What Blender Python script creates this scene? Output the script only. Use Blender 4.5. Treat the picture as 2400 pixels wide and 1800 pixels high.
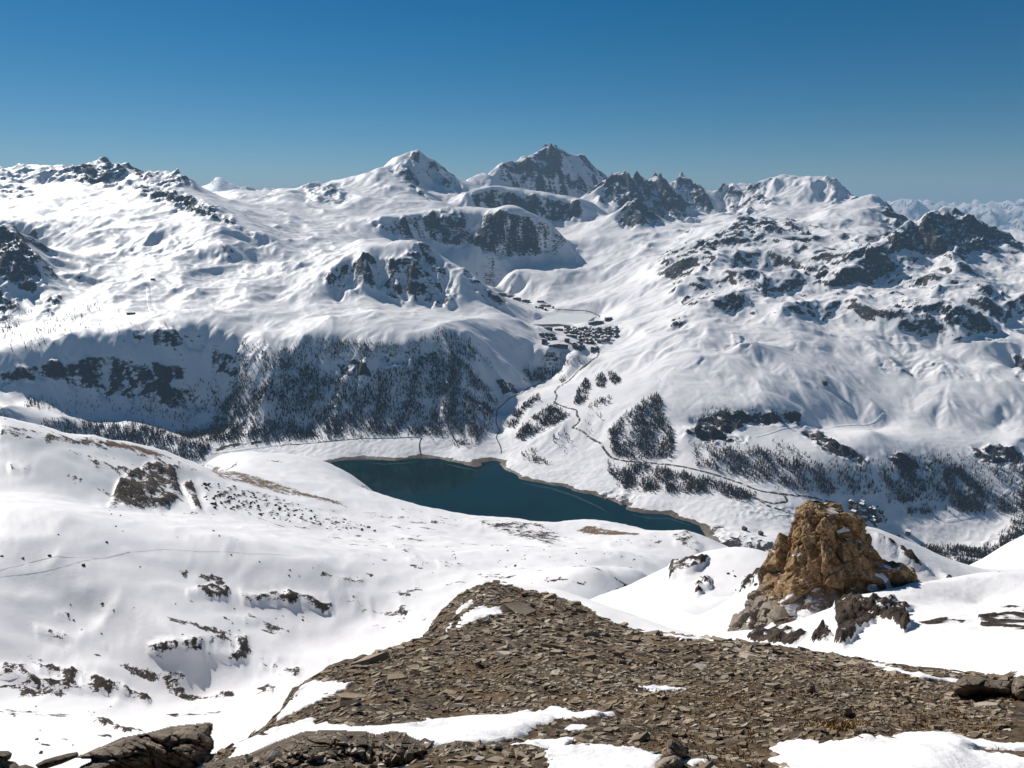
import bpy, bmesh, math, random
import numpy as np

# ------------------------------------------------------------------ camera, sky, sun, exposure
scene = bpy.context.scene
for o in list(bpy.data.objects):
    bpy.data.objects.remove(o)
F, CU, CV = 1844.0, 1200.0, 900.0            # survey: focal length and centre in photo pixels (2400 x 1800)
PITCH = math.radians(12.74)
CP, SP = math.cos(PITCH), math.sin(PITCH)
SUN_AZ, SUN_EL = math.radians(-39), math.radians(35)   # azimuth from the view direction, negative = left

cam_d = bpy.data.cameras.new('camera'); cam = bpy.data.objects.new('camera', cam_d)
scene.collection.objects.link(cam); scene.camera = cam
cam_d.sensor_fit = 'HORIZONTAL'; cam_d.angle = 2 * math.atan(1200.0 / F)
cam.rotation_euler = (math.pi / 2 - PITCH, 0, 0)
cam_d.clip_start, cam_d.clip_end = 0.2, 300000

world = bpy.data.worlds.new('World'); scene.world = world; world.use_nodes = True
wn, wl = world.node_tree.nodes, world.node_tree.links
wn.clear()
sky = wn.new('ShaderNodeTexSky'); sky.sky_type = 'NISHITA'; sky.sun_disc = False
sky.sun_elevation = SUN_EL; sky.sun_rotation = SUN_AZ
sky.altitude = 2900; sky.air_density = 1.0; sky.dust_density = 0.6; sky.ozone_density = 4.0
bg = wn.new('ShaderNodeBackground'); bg.inputs['Strength'].default_value = 0.05
wo = wn.new('ShaderNodeOutputWorld')
hs = wn.new('ShaderNodeHueSaturation'); hs.inputs['Saturation'].default_value = 1.4; hs.inputs['Hue'].default_value = 0.49
wl.new(sky.outputs[0], hs.inputs['Color']); wl.new(hs.outputs[0], bg.inputs[0]); wl.new(bg.outputs[0], wo.inputs[0])

sun_d = bpy.data.lights.new('sun', 'SUN'); sun = bpy.data.objects.new('sun', sun_d)
scene.collection.objects.link(sun)
sun_d.energy = 5.0; sun_d.angle = math.radians(0.5); sun_d.color = (1.0, 0.965, 0.91)
SDIR = (math.sin(SUN_AZ) * math.cos(SUN_EL), math.cos(SUN_AZ) * math.cos(SUN_EL), math.sin(SUN_EL))
from mathutils import Vector, Matrix
sun.rotation_euler = (-Vector(SDIR)).to_track_quat('-Z', 'Y').to_euler()

vs = scene.view_settings
vs.view_transform = 'Standard'; vs.look = 'None'; vs.gamma = 1.0; vs.exposure = 0.03; vs.use_curve_mapping = False
scene.cycles.use_denoising = True
scene.cycles.max_bounces = 5; scene.cycles.diffuse_bounces = 3; scene.cycles.glossy_bounces = 2
scene.cycles.volume_bounces = 0; scene.cycles.transparent_max_bounces = 6

# ------------------------------------------------------------------ survey helpers (camera at the origin, metres)
def P(u, v, Y):
    b = (CV - v) / F; s = Y / (CP + b * SP)
    return ((u - CU) / F * s, Y, s * (-SP + b * CP))
def Pz(u, v, z):
    b = (CV - v) / F; s = z / (-SP + b * CP)
    return ((u - CU) / F * s, s * (CP + b * SP), z)
def U(u, Y, z):                                # bearing of a photo column, distance, height
    return ((u - CU) / F * Y * 1.02, Y, z)
def proj(x, y, z):
    d = np.maximum(y * CP - z * SP, 1e-3)
    return CU + F * x / d, CV - F * (y * SP + z * CP) / d

def link(o):
    scene.collection.objects.link(o); return o
def tag(o, label=None, cat=None, group=None, kind=None):
    if label: o['label'] = label
    if cat: o['category'] = cat
    if group: o['group'] = group
    if kind: o['kind'] = kind
    return o
def empty(name, loc=(0, 0, 0), rz=0.0):
    o = bpy.data.objects.new(name, None); o.location = loc; o.rotation_euler = (0, 0, rz)
    o.empty_display_size = 0.5
    return link(o)

# ------------------------------------------------------------------ noise
_rng = np.random.RandomState(7)
_PERM = _rng.permutation(4096).astype(np.int32)
_ang = _rng.rand(4096) * 2 * np.pi
_GX, _GY = np.cos(_ang).astype(np.float32), np.sin(_ang).astype(np.float32)
def perlin(x, y, seed=0):
    xi = np.floor(x); yi = np.floor(y)
    fx = (x - xi).astype(np.float32); fy = (y - yi).astype(np.float32)
    xi = xi.astype(np.int32); yi = yi.astype(np.int32)
    def g(ix, iy, dx, dy):
        h = _PERM[(_PERM[(ix + seed * 57) & 4095] + iy) & 4095]
        return _GX[h] * dx + _GY[h] * dy
    sx = fx * fx * fx * (fx * (fx * 6 - 15) + 10); sy = fy * fy * fy * (fy * (fy * 6 - 15) + 10)
    n00 = g(xi, yi, fx, fy); n10 = g(xi + 1, yi, fx - 1, fy)
    n01 = g(xi, yi + 1, fx, fy - 1); n11 = g(xi + 1, yi + 1, fx - 1, fy - 1)
    a = n00 + sx * (n10 - n00); b = n01 + sx * (n11 - n01)
    return (a + sy * (b - a)) * 1.5
def fbm(x, y, octaves=4, gain=0.5, seed=0):
    s = 0; a = 1.0; t = 0
    for i in range(octaves):
        s = s + a * perlin(x, y, seed + i); t += a
        x, y = x * 2.03 * 0.8 - y * 2.03 * 0.6, x * 2.03 * 0.6 + y * 2.03 * 0.8; a *= gain
    return s / t
def ridged(x, y, octaves=5, gain=0.5, seed=0):
    s = 0; a = 1.0; t = 0; w = 1.0
    for i in range(octaves):
        n = 1 - np.abs(perlin(x, y, seed + i)) * 1.35; n = np.clip(n, 0, 1) ** 2
        s = s + a * n * w; w = np.clip(n * 1.4, 0, 1); t += a
        x, y = x * 2.07 * 0.8 - y * 2.07 * 0.6, x * 2.07 * 0.6 + y * 2.07 * 0.8; a *= gain
    return s / t
def gullies(x, y, gx, gy, wl, octaves, strength=0.05, seed=0):
    """ribs and gullies running down the fall line (gx, gy = slope of the ground), each octave branching off the last; returns metres of relief and a -1..1 ridge measure"""
    h = np.zeros(x.shape, np.float32); rel = np.zeros(x.shape, np.float32); gx = gx.astype(np.float32); gy = gy.astype(np.float32); w_ = 1.0; tw = 0.0
    for o in range(octaves):
        l = np.hypot(gx, gy) + 1e-5; dx, dy = -gy / l, gx / l
        px, py = x / wl, y / wl; ix, iy = np.floor(px), np.floor(py); fx, fy = (px - ix).astype(np.float32), (py - iy).astype(np.float32); ix = ix.astype(np.int32); iy = iy.astype(np.int32)
        va = np.zeros(x.shape, np.float32); sa = np.zeros(x.shape, np.float32); wt = np.full(x.shape, 1e-6, np.float32)
        for i in (-1, 0, 1):
            for j in (-1, 0, 1):
                hh = _PERM[(_PERM[(ix + i + (seed + o) * 131) & 4095] + iy + j) & 4095]
                vx, vy = fx - i - 0.5 - 0.45 * _GX[hh], fy - j - 0.5 - 0.45 * _GY[hh]
                ww = np.exp(-2.4 * (vx * vx + vy * vy)); ph = 6.283 * (vx * dx + vy * dy)
                va += ww * np.cos(ph); sa -= ww * np.sin(ph); wt += ww
        va /= wt; sa /= wt; amp = wl * strength
        h += amp * va; rel += w_ * va; tw += w_; k = 6.283 * strength
        gx = gx + k * sa * dx; gy = gy + k * sa * dy; wl *= 0.5; w_ *= 0.8
    return h, rel / tw
def smooth(e0, e1, x):
    t = np.clip((x - e0) / (e1 - e0), 0, 1); return t * t * (3 - 2 * t)

# ------------------------------------------------------------------ relief from surveyed points (radial basis in bearing / log distance)
class Relief:
    def __init__(self, pts, c, scaled=False):
        p = np.array(pts, float); self.c = c; self.sc = scaled
        if scaled: p[:, 2] /= p[:, 1]
        k = np.round(np.stack([p[:, 0] / p[:, 1], np.log(p[:, 1])], 1), 4)
        _, i = np.unique(k, axis=0, return_index=True)
        p = p[np.sort(i)]
        self.a = p[:, 0] / p[:, 1]; self.q = np.log(p[:, 1])
        n = len(p)
        r = np.sqrt((self.a[:, None] - self.a) ** 2 + (self.q[:, None] - self.q) ** 2 + c * c)
        A = np.zeros((n + 3, n + 3)); A[:n, :n] = -r
        A[:n, :n] += np.eye(n) * 1e-4
        T = np.stack([np.ones(n), self.a, self.q], 1); A[:n, n:] = T; A[n:, :n] = T.T
        w = np.linalg.solve(A, np.concatenate([p[:, 2], [0, 0, 0]]))
        self.w, self.t = w[:n].astype(np.float32), w[n:]
        self.a = self.a.astype(np.float32); self.q = self.q.astype(np.float32)
    def __call__(self, x, y):
        sh = np.shape(x); a = (np.ravel(x) / np.ravel(y)).astype(np.float32); q = np.log(np.ravel(y)).astype(np.float32)
        out = np.empty(len(a))
        for i in range(0, len(a), 20000):
            j = slice(i, i + 20000)
            d = (a[j, None] - self.a) ** 2; d += (q[j, None] - self.q) ** 2; d += self.c ** 2
            np.sqrt(d, out=d)
            out[j] = self.t[0] + self.t[1] * a[j] + self.t[2] * q[j] - d @ self.w
        if self.sc: out *= np.ravel(y)
        return out.reshape(sh)

def poly_sd(px, py, poly):
    """signed distance (positive inside) to a polygon"""
    d = np.full(px.shape, 1e18); ins = np.zeros(px.shape, bool)
    n = len(poly)
    for i in range(n):
        x0, y0 = poly[i]; x1, y1 = poly[(i + 1) % n]
        ex, ey = x1 - x0, y1 - y0
        t = np.clip(((px - x0) * ex + (py - y0) * ey) / (ex * ex + ey * ey + 1e-9), 0, 1)
        d = np.minimum(d, (px - x0 - t * ex) ** 2 + (py - y0 - t * ey) ** 2)
        c = (y0 > py) != (y1 > py)
        with np.errstate(divide='ignore', invalid='ignore'):
            ins ^= c & (px < (x1 - x0) * (py - y0) / (y1 - y0 + 1e-12) + x0)
    d = np.sqrt(d); return np.where(ins, d, -d)
def area(uu, vv, yy, poly, soft, y0=0, y1=1e9):
    """0..1 membership of surface points in a surveyed patch seen inside an outline, between two distances"""
    P_ = np.array(poly, float)
    m = (uu > P_[:, 0].min() - soft) & (uu < P_[:, 0].max() + soft) & (vv > P_[:, 1].min() - soft) & (vv < P_[:, 1].max() + soft) & (yy > y0) & (yy < y1)
    out = np.zeros(uu.shape)
    if m.any():
        out[m] = smooth(-soft, soft, poly_sd(uu[m], vv[m], poly))
    return out

def grid_mesh(name, X, Y, Z, mat, attrs=None, keep=None, parent=None, smooth_=True):
    nr, nc = X.shape
    co = np.stack([X, Y, Z], -1).reshape(-1, 3).astype(np.float32)
    i = np.arange(nr * nc).reshape(nr, nc)
    quads = np.stack([i[:-1, :-1], i[:-1, 1:], i[1:, 1:], i[1:, :-1]], -1).reshape(-1, 4)
    if keep is not None:
        k = keep[:-1, :-1] | keep[:-1, 1:] | keep[1:, 1:] | keep[1:, :-1]
        quads = quads[k.reshape(-1)]
        used = np.zeros(len(co), bool); used[quads] = True
        remap = np.cumsum(used) - 1
        co = co[used]; quads = remap[quads]
        if attrs: attrs = {n: a.reshape(-1)[used] for n, a in attrs.items()}
    return mesh_obj(name, co, quads, mat, attrs, parent, smooth_)
def mesh_obj(name, co, faces, mat, attrs=None, parent=None, smooth_=True):
    me = bpy.data.meshes.new(name); faces = np.asarray(faces, np.int32); co = np.asarray(co, np.float32)
    k = faces.shape[1]
    me.vertices.add(len(co)); me.vertices.foreach_set('co', co.reshape(-1))
    me.loops.add(faces.size); me.loops.foreach_set('vertex_index', faces.reshape(-1))
    me.polygons.add(len(faces)); me.polygons.foreach_set('loop_start', np.arange(0, faces.size, k, dtype=np.int32))
    me.polygons.foreach_set('use_smooth', np.full(len(faces), bool(smooth_)))
    if attrs:
        for n, a in attrs.items():
            me.attributes.new(n, 'FLOAT', 'POINT').data.foreach_set('value', np.ravel(a).astype(np.float32))
    me.update(); me.validate()
    if mat: me.materials.append(mat)
    o = bpy.data.objects.new(name, me); o.parent = parent
    return link(o)

# ------------------------------------------------------------------ materials
class NT:
    def __init__(self, name):
        self.m = bpy.data.materials.new(name); self.m.use_nodes = True
        self.n, self.l = self.m.node_tree.nodes, self.m.node_tree.links
        self.n.clear()
        self.out = self.n.new('ShaderNodeOutputMaterial'); self.b = self.n.new('ShaderNodeBsdfPrincipled')
        self.l.new(self.b.outputs[0], self.out.inputs[0]); self.tc = self.n.new('ShaderNodeTexCoord')
        self.b.inputs['Specular IOR Level'].default_value = 0.2
    def set(self, sock, v):
        if hasattr(v, 'links') or isinstance(v, bpy.types.NodeSocket): self.l.new(v, sock)
        else: sock.default_value = v
    def noise(self, scale, detail=5, rough=0.55, stretch=(1, 1, 1), kind=None, dist=0.0):
        mp = self.n.new('ShaderNodeMapping'); mp.inputs['Scale'].default_value = [s * scale for s in stretch]
        self.l.new(self.tc.outputs['Object'], mp.inputs[0])
        t = self.n.new('ShaderNodeTexNoise'); t.inputs['Scale'].default_value = 1; t.inputs['Detail'].default_value = detail
        t.inputs['Roughness'].default_value = rough; t.inputs['Distortion'].default_value = dist
        if kind: t.noise_type = kind
        self.l.new(mp.outputs[0], t.inputs[0]); return t.outputs[0]
    def voronoi(self, scale, feature='F1', stretch=(1, 1, 1), out='Distance'):
        mp = self.n.new('ShaderNodeMapping'); mp.inputs['Scale'].default_value = [s * scale for s in stretch]
        self.l.new(self.tc.outputs['Object'], mp.inputs[0])
        t = self.n.new('ShaderNodeTexVoronoi'); t.inputs['Scale'].default_value = 1; t.feature = feature
        self.l.new(mp.outputs[0], t.inputs[0]); return t.outputs[out]
    def attr(self, name):
        a = self.n.new('ShaderNodeAttribute'); a.attribute_name = name; return a.outputs['Fac']
    def math(self, op, a, b=0.0, c=0.0):
        m = self.n.new('ShaderNodeMath'); m.operation = op
        for i, v in enumerate((a, b, c)): self.set(m.inputs[i], v)
        return m.outputs[0]
    def step(self, x, e0, e1, o0=0.0, o1=1.0):
        m = self.n.new('ShaderNodeMapRange'); m.interpolation_type = 'SMOOTHSTEP'
        for i, v in enumerate((x, e0, e1, o0, o1)): self.set(m.inputs[i], v)
        return m.outputs[0]
    def mix(self, f, a, b):
        m = self.n.new('ShaderNodeMix'); m.data_type = 'RGBA'
        self.set(m.inputs[0], f); self.set(m.inputs[6], a); self.set(m.inputs[7], b)
        return m.outputs[2]
    def ramp(self, f, stops):
        r = self.n.new('ShaderNodeValToRGB'); e = r.color_ramp.elements
        while len(e) < len(stops): e.new(0.5)
        for k, (p, c) in enumerate(stops): e[k].position = p; e[k].color = (*c, 1)
        self.l.new(f, r.inputs[0]); return r.outputs[0]
    def bump(self, h, dist, strength=1.0, prev=None):
        b = self.n.new('ShaderNodeBump'); b.inputs['Distance'].default_value = dist; self.set(b.inputs['Strength'], strength)
        self.l.new(h, b.inputs['Height'])
        if prev is not None: self.l.new(prev, b.inputs['Normal'])
        return b.outputs[0]
    def finish(self, color, rough=0.8, normal=None):
        self.set(self.b.inputs['Base Color'], color if not isinstance(color, tuple) else (*color[:3], 1)); self.set(self.b.inputs['Roughness'], rough)
        if normal is not None: self.l.new(normal, self.b.inputs['Normal'])
        return self.m

SNOW = (0.90, 0.868, 0.855, 1)
def mat_alpine(name, sc, rock_dark, rock_light, brown, earth, bump=1.0, breakup=0.9):
    """snow over rock: attribute rock = where rock comes through, earth = bare shore soil; sc = size of the fine structure in metres"""
    t = NT(name)
    n1 = t.noise(1 / sc, 7, 0.62); n2 = t.noise(1 / (sc * 0.28), 5, 0.6, (1, 1, 2.2)); n3 = t.noise(1 / (sc * 7), 4, 0.5)
    r = t.math('ADD', t.attr('rock'), t.math('MULTIPLY', t.math('SUBTRACT', n1, 0.5), breakup))
    r = t.math('ADD', r, t.math('MULTIPLY', t.math('SUBTRACT', n2, 0.5), breakup * 0.8))
    r = t.math('ADD', r, t.math('MULTIPLY', t.math('SUBTRACT', t.noise(1 / (sc * 1.7), 4, 0.6, (0.6, 0.6, 2.2)), 0.5), breakup * 0.8))
    mask = t.step(r, 0.44, 0.58)
    ns = t.noise(1 / (sc * 0.8), 5, 0.6, (0.5, 0.5, 3.0))
    rock = t.ramp(t.math('MULTIPLY_ADD', ns, 0.5, t.math('MULTIPLY', n2, 0.5)), [(0.36, tuple(c * 0.7 for c in rock_dark)), (0.5, rock_light), (0.62, tuple(c * 1.25 for c in brown))])
    rock = t.mix(t.step(n3, 0.45, 0.65), rock, (*[0.5 * (a + b) for a, b in zip(rock_dark, brown)], 1))
    snow = t.mix(t.step(n3, 0.35, 0.7), SNOW, (0.875, 0.845, 0.84, 1))
    e = t.step(t.math('ADD', t.attr('earth'), t.math('MULTIPLY', t.math('SUBTRACT', n1, 0.5), 0.9)), 0.42, 0.6)
    col = t.mix(mask, snow, rock)
    col = t.mix(e, col, t.ramp(n2, [(0.3, tuple(c * 0.6 for c in earth)), (0.7, earth)]))
    bs = t.math('MULTIPLY_ADD', mask, 0.85, 0.15)
    nb = t.bump(n2, sc * 0.22 * bump, bs); nb = t.bump(n1, sc * 0.30 * bump, bs, nb)
    return t.finish(col, t.step(mask, 0, 1, 0.55, 0.9), nb)

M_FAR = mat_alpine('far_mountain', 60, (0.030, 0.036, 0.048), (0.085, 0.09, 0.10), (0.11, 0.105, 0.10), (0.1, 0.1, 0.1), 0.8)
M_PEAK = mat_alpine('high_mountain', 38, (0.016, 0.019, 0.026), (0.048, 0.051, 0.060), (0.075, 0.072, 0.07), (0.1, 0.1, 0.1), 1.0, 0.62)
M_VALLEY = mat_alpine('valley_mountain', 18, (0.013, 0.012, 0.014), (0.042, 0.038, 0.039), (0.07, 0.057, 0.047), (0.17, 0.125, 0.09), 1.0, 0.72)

# ------------------------------------------------------------------ the far side: valley, lake basin, mountains
LAKE_Z = -1150.0
K = []
def pts(L, sh=0.0):
    for u, v, Y in L: K.append(P(u, v, Y * 1000 + sh))
def crest(L, back=700, drop=330):
    """a ridge line with the hidden ground falling away behind it"""
    for u, v, Y in L:
        p = P(u, v, Y * 1000); K.append(p)
        k = (p[1] + back) / p[1]; K.append((p[0] * k, p[1] + back, p[2] - drop))
# skyline, left range
crest([(-330, 405, 9.0), (-150, 398, 9.0), (0, 397, 9.0), (54, 387, 9.2), (116, 393, 9.2), (136, 390, 9.1), (170, 395, 9.0), (235, 376, 9.0), (260, 386, 9.0), (282, 376, 8.9),
       (297, 391, 8.8), (336, 407, 8.7), (358, 398, 8.7), (380, 407, 8.6), (401, 413, 8.6), (416, 402, 8.5), (430, 411, 8.5), (459, 428, 8.4)], 700, 260)
# spur running forward from it
pts([(318, 420, 8.35), (362, 443, 7.95), (395, 452, 7.7), (423, 457, 7.5), (459, 472, 7.2), (480, 480, 7.05), (503, 486, 6.9), (542, 512, 6.6), (586, 540, 6.35),
     (481, 532, 6.3), (535, 571, 5.95), (440, 520, 6.5), (380, 495, 7.0), (330, 470, 7.5), (280, 445, 8.0), (230, 450, 7.9), (180, 430, 8.3), (100, 425, 8.5),
     (520, 470, 8.0), (560, 500, 7.4), (600, 520, 7.0), (460, 447, 8.6), (640, 575, 6.2)])
pts([(145, 450, 7.9), (0, 470, 7.7), (-150, 470, 7.7), (100, 510, 7.1), (250, 515, 6.8), (380, 540, 6.3), (0, 430, 8.4), (60, 440, 8.2), (-300, 520, 7.0), (20, 520, 6.9), (200, 560, 6.3)])
pts([(600, 480, 8.3), (680, 480, 8.6), (640, 540, 7.0), (700, 560, 6.6), (740, 480, 8.8), (560, 452, 9.4), (650, 452, 9.8)])
crest([(500, 445, 9.8), (560, 449, 10.0), (620, 450, 10.2), (680, 447, 10.2), (705, 440, 10.0), (742, 430, 9.9), (760, 437, 9.8)], 900, 260)
# snow dome summit
crest([(787, 421, 10.1), (830, 408, 10.2), (877, 394, 10.4), (903, 387, 10.5), (924, 374, 10.5), (950, 362, 10.6), (971, 355, 10.6), (986, 362, 10.6), (1011, 375, 10.5), (1022, 379, 10.45), (1040, 400, 10.6), (1060, 412, 10.8),
       (1076, 419, 11.0), (1109, 415, 11.4)], 700, 300)
pts([(968, 372, 10.42), (965, 385, 10.25), (958, 400, 10.05), (955, 420, 9.85), (975, 440, 9.55), (1005, 472, 9.0), (930, 400, 10.1), (900, 418, 9.85), (860, 430, 9.75), (800, 450, 9.35), (770, 470, 9.0),
     (880, 490, 8.65), (800, 500, 8.45), (950, 470, 9.0), (1000, 492, 8.5), (1012, 400, 10.35), (1035, 430, 10.2), (985, 420, 10.1), (1060, 450, 10.1), (1095, 456, 10.1), (1010, 445, 9.9), (1040, 470, 9.5),
     (850, 510, 8.2), (920, 500, 8.35)])
# the dark pyramid and its ridges
crest([(1120, 409, 11.6), (1167, 387, 11.9), (1180, 381, 12.0), (1196, 378, 12.05), (1210, 381, 12.1), (1224, 373, 12.2), (1253, 362, 12.4), (1271, 354, 12.5), (1282, 344, 12.6), (1297, 346, 12.6), (1304, 354, 12.5), (1333, 362, 12.62),
       (1369, 371, 12.66), (1387, 391, 12.66), (1404, 405, 12.66), (1420, 419, 12.66)], 900, 500)
pts([(1178, 425, 11.72), (1200, 440, 11.72), (1222, 462, 11.78), (1300, 472, 11.95), (1380, 470, 12.1), (1130, 440, 11.0), (1165, 445, 10.9), (1100, 452, 10.2), (1285, 400, 12.15), (1250, 412, 12.0), (1330, 415, 12.25), (1368, 425, 12.3),
     (1398, 440, 12.35), (1160, 415, 11.6), (1250, 474, 11.0), (1340, 480, 11.0)])
# serrated grey ridge and the peaks right of it
crest([(1430, 414, 11.0), (1438, 409, 11.0), (1454, 402, 11.0), (1470, 411, 11.1), (1490, 414, 11.1), (1505, 421, 11.1), (1518, 425, 11.2), (1536, 419, 11.2), (1554, 422, 11.2), (1570, 438, 11.3), (1583, 424, 11.5), (1594, 411, 11.5), (1610, 420, 11.5),
       (1626, 431, 11.5), (1645, 436, 11.5), (1667, 449, 11.5), (1694, 433, 11.5), (1716, 429, 11.5), (1748, 433, 11.4), (1789, 433, 11.3), (1807, 419, 11.2), (1840, 416, 11.2), (1875, 415, 11.1), (1920, 414, 11.0), (1952, 425, 10.8),
       (1970, 444, 10.6), (2028, 474, 10.3)], 800, 380)
pts([(1400, 472, 10.5), (1440, 500, 10.2), (1500, 512, 10.2), (1560, 515, 10.2), (1620, 520, 10.2), (1500, 460, 10.65), (1560, 470, 10.7), (1500, 525, 9.3), (1600, 530, 9.3), (1670, 500, 10.7), (1640, 470, 11.05), (1720, 500, 10.7), (1716, 470, 11.1),
     (1790, 490, 10.1), (1850, 492, 9.9), (1900, 470, 10.3), (1840, 445, 10.7), (1950, 500, 9.5), (1780, 455, 10.8), (1740, 480, 10.5)])
# cliff band under the pyramid
pts([(1109, 463, 9.3), (1130, 454, 9.35), (1152, 450, 9.4), (1180, 454, 9.4), (1206, 457, 9.4), (1232, 464, 9.4), (1275, 466, 9.4), (1315, 468, 9.4), (1362, 479, 9.3), (1112, 480, 9.25), (1135, 494, 9.25), (1163, 498, 9.27), (1205, 508, 9.24), (1250, 513, 9.24), (1300, 517, 9.2), (1362, 520, 9.15),
     (1180, 464, 10.2), (1300, 476, 10.3), (1240, 470, 10.6)])
# knobbly cliffs in front
pts([(870, 520, 7.7), (893, 516, 7.65), (925, 522, 7.7), (960, 511, 7.8), (1015, 497, 8.0), (1047, 485, 8.2), (1080, 500, 8.1), (1130, 515, 8.0), (1160, 503, 7.95), (1188, 495, 7.9), (1224, 511, 7.9), (1271, 530, 7.9), (1300, 547, 7.9),
     (885, 540, 7.55), (924, 553, 7.58), (975, 563, 7.65), (1004, 557, 7.75), (1062, 575, 7.75), (1105, 575, 7.75), (1140, 590, 7.65), (1170, 604, 7.6), (1221, 586, 7.8), (1282, 580, 7.86), (1350, 590, 7.95),
     (1190, 506, 8.5), (1100, 495, 8.7), (1000, 505, 8.3)])
pts([(950, 590, 7.2), (1000, 612, 7.15), (1060, 640, 7.1), (1120, 655, 7.05), (1200, 640, 7.2), (1260, 655, 7.05), (1300, 620, 7.45), (1300, 560, 8.3), (1370, 545, 8.5), (1420, 560, 8.2), (1360, 620, 7.7), (1400, 660, 7.1), (1450, 620, 7.4), (1500, 570, 7.9), (1450, 535, 8.5), (1560, 550, 8.0)])
pts([(1445, 516, 8.7), (1466, 492, 8.8), (1486, 474, 8.85), (1505, 487, 8.85), (1554, 523, 8.7), (1490, 534, 8.5)])
# right-hand high ground
pts([(1644, 574, 7.0), (1670, 545, 7.2), (1698, 529, 7.3), (1730, 511, 7.4), (1755, 517, 7.4), (1784, 520, 7.4), (1825, 522, 7.4), (1861, 520, 7.4), (1885, 535, 7.3), (1902, 549, 7.15), (1800, 513, 8.6), (1700, 522, 8.6), (1640, 535, 8.2)])
crest([(1974, 479, 8.2), (2028, 473, 8.4), (2051, 462, 8.4), (2069, 468, 8.3), (2078, 475, 8.2), (2100, 500, 8.0), (2130, 520, 7.7)], 700, 350)
pts([(1950, 530, 7.3), (2040, 535, 7.1), (1890, 520, 7.8), (1930, 500, 8.0)])
crest([(2146, 520, 6.6), (2165, 503, 6.65), (2200, 487, 6.7), (2236, 494, 6.7), (2268, 510, 6.7), (2304, 517, 6.7), (2340, 534, 6.7), (2395, 566, 6.6), (2460, 585, 6.6)], 500, 230)
pts([(2130, 562, 6.25), (2200, 577, 6.2), (2300, 572, 6.3), (2370, 577, 6.4), (2114, 525, 6.45), (2078, 538, 6.25), (2024, 572, 6.0), (2046, 590, 5.85)])
pts([(2400, 590, 6.9), (2600, 600, 6.9)])
pts([(2270, 610, 5.95), (2330, 645, 5.6), (2400, 610, 6.1), (2250, 655, 5.45), (2350, 705, 5.2), (2400, 755, 4.9), (2330, 790, 4.75), (2390, 860, 4.4), (2313, 665, 5.3), (2187, 708, 4.95), (2240, 722, 4.85), (2120, 715, 5.0)])
sched = [(1000, 3.42), (950, 3.56), (900, 3.76), (850, 4.0), (800, 4.3), (750, 4.68), (700, 5.1), (650, 5.65), (600, 6.25)]
for u in (1640, 1780, 1920, 2060, 2200, 2340, 2480, 2640):
    for v, Y in sched:
        if u > 2100 and v < 780: continue
        pts([(u, v, Y + (0.10 if u < 1700 else 0.06 + 0.24 * min(1, max(0, (u - 1700) / 300.0))) * (1 if v > 760 else 0.4) + 0.02 * math.sin(u * 0.013 + v * 0.02))])
pts([(1725, 782, 4.55), (1760, 800, 4.3), (1700, 820, 4.35), (1740, 770, 4.62)])
# middle: the rocky summit above the village and its cliffs
pts([(640, 700, 5.05), (700, 667, 5.25), (754, 649, 5.35), (800, 622, 5.45), (855, 599, 5.5), (895, 603, 5.5), (931, 604, 5.5), (957, 597, 5.55), (971, 567, 5.7), (989, 577, 5.65), (1010, 600, 5.6), (1036, 619, 5.55), (1083, 635, 5.5), (1134, 671, 5.4), (1181, 711, 5.25), (1215, 740, 5.15),
     (760, 690, 5.12), (790, 702, 5.1), (860, 690, 5.22), (953, 706, 5.15), (900, 660, 5.32), (1000, 690, 5.25), (1050, 722, 5.1), (1110, 735, 5.0), (700, 712, 4.9), (850, 720, 4.85), (950, 735, 4.8), (845, 566, 6.2), (900, 566, 6.4), (780, 590, 6.2), (930, 580, 6.5), (1040, 610, 6.3), (1110, 655, 6.2), (1000, 600, 6.5), (1160, 690, 6.1)])
# left shelf
pts([(0, 655, 5.0), (0, 560, 5.5), (0, 539, 5.55), (36, 545, 5.5), (72, 586, 5.35), (90, 615, 5.25), (78, 675, 4.95), (120, 640, 5.4), (-120, 560, 5.5), (-120, 660, 5.0), (60, 600, 6.6), (-60, 580, 6.6), (150, 590, 6.0), (0, 700, 4.85), (100, 700, 4.85),
     (250, 600, 5.9), (250, 650, 5.4), (250, 700, 4.95), (380, 600, 5.9), (400, 650, 5.4), (400, 700, 4.95), (550, 600, 5.9), (550, 650, 5.4), (550, 720, 4.75), (670, 610, 6.0), (740, 560, 6.6), (700, 740, 4.6), (800, 740, 4.6), (900, 745, 4.55), (1000, 750, 4.55),
     (100, 760, 4.5), (250, 750, 4.5), (400, 740, 4.6), (0, 770, 4.5), (-150, 780, 4.5), (-150, 700, 4.85), (600, 755, 4.5)])
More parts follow.
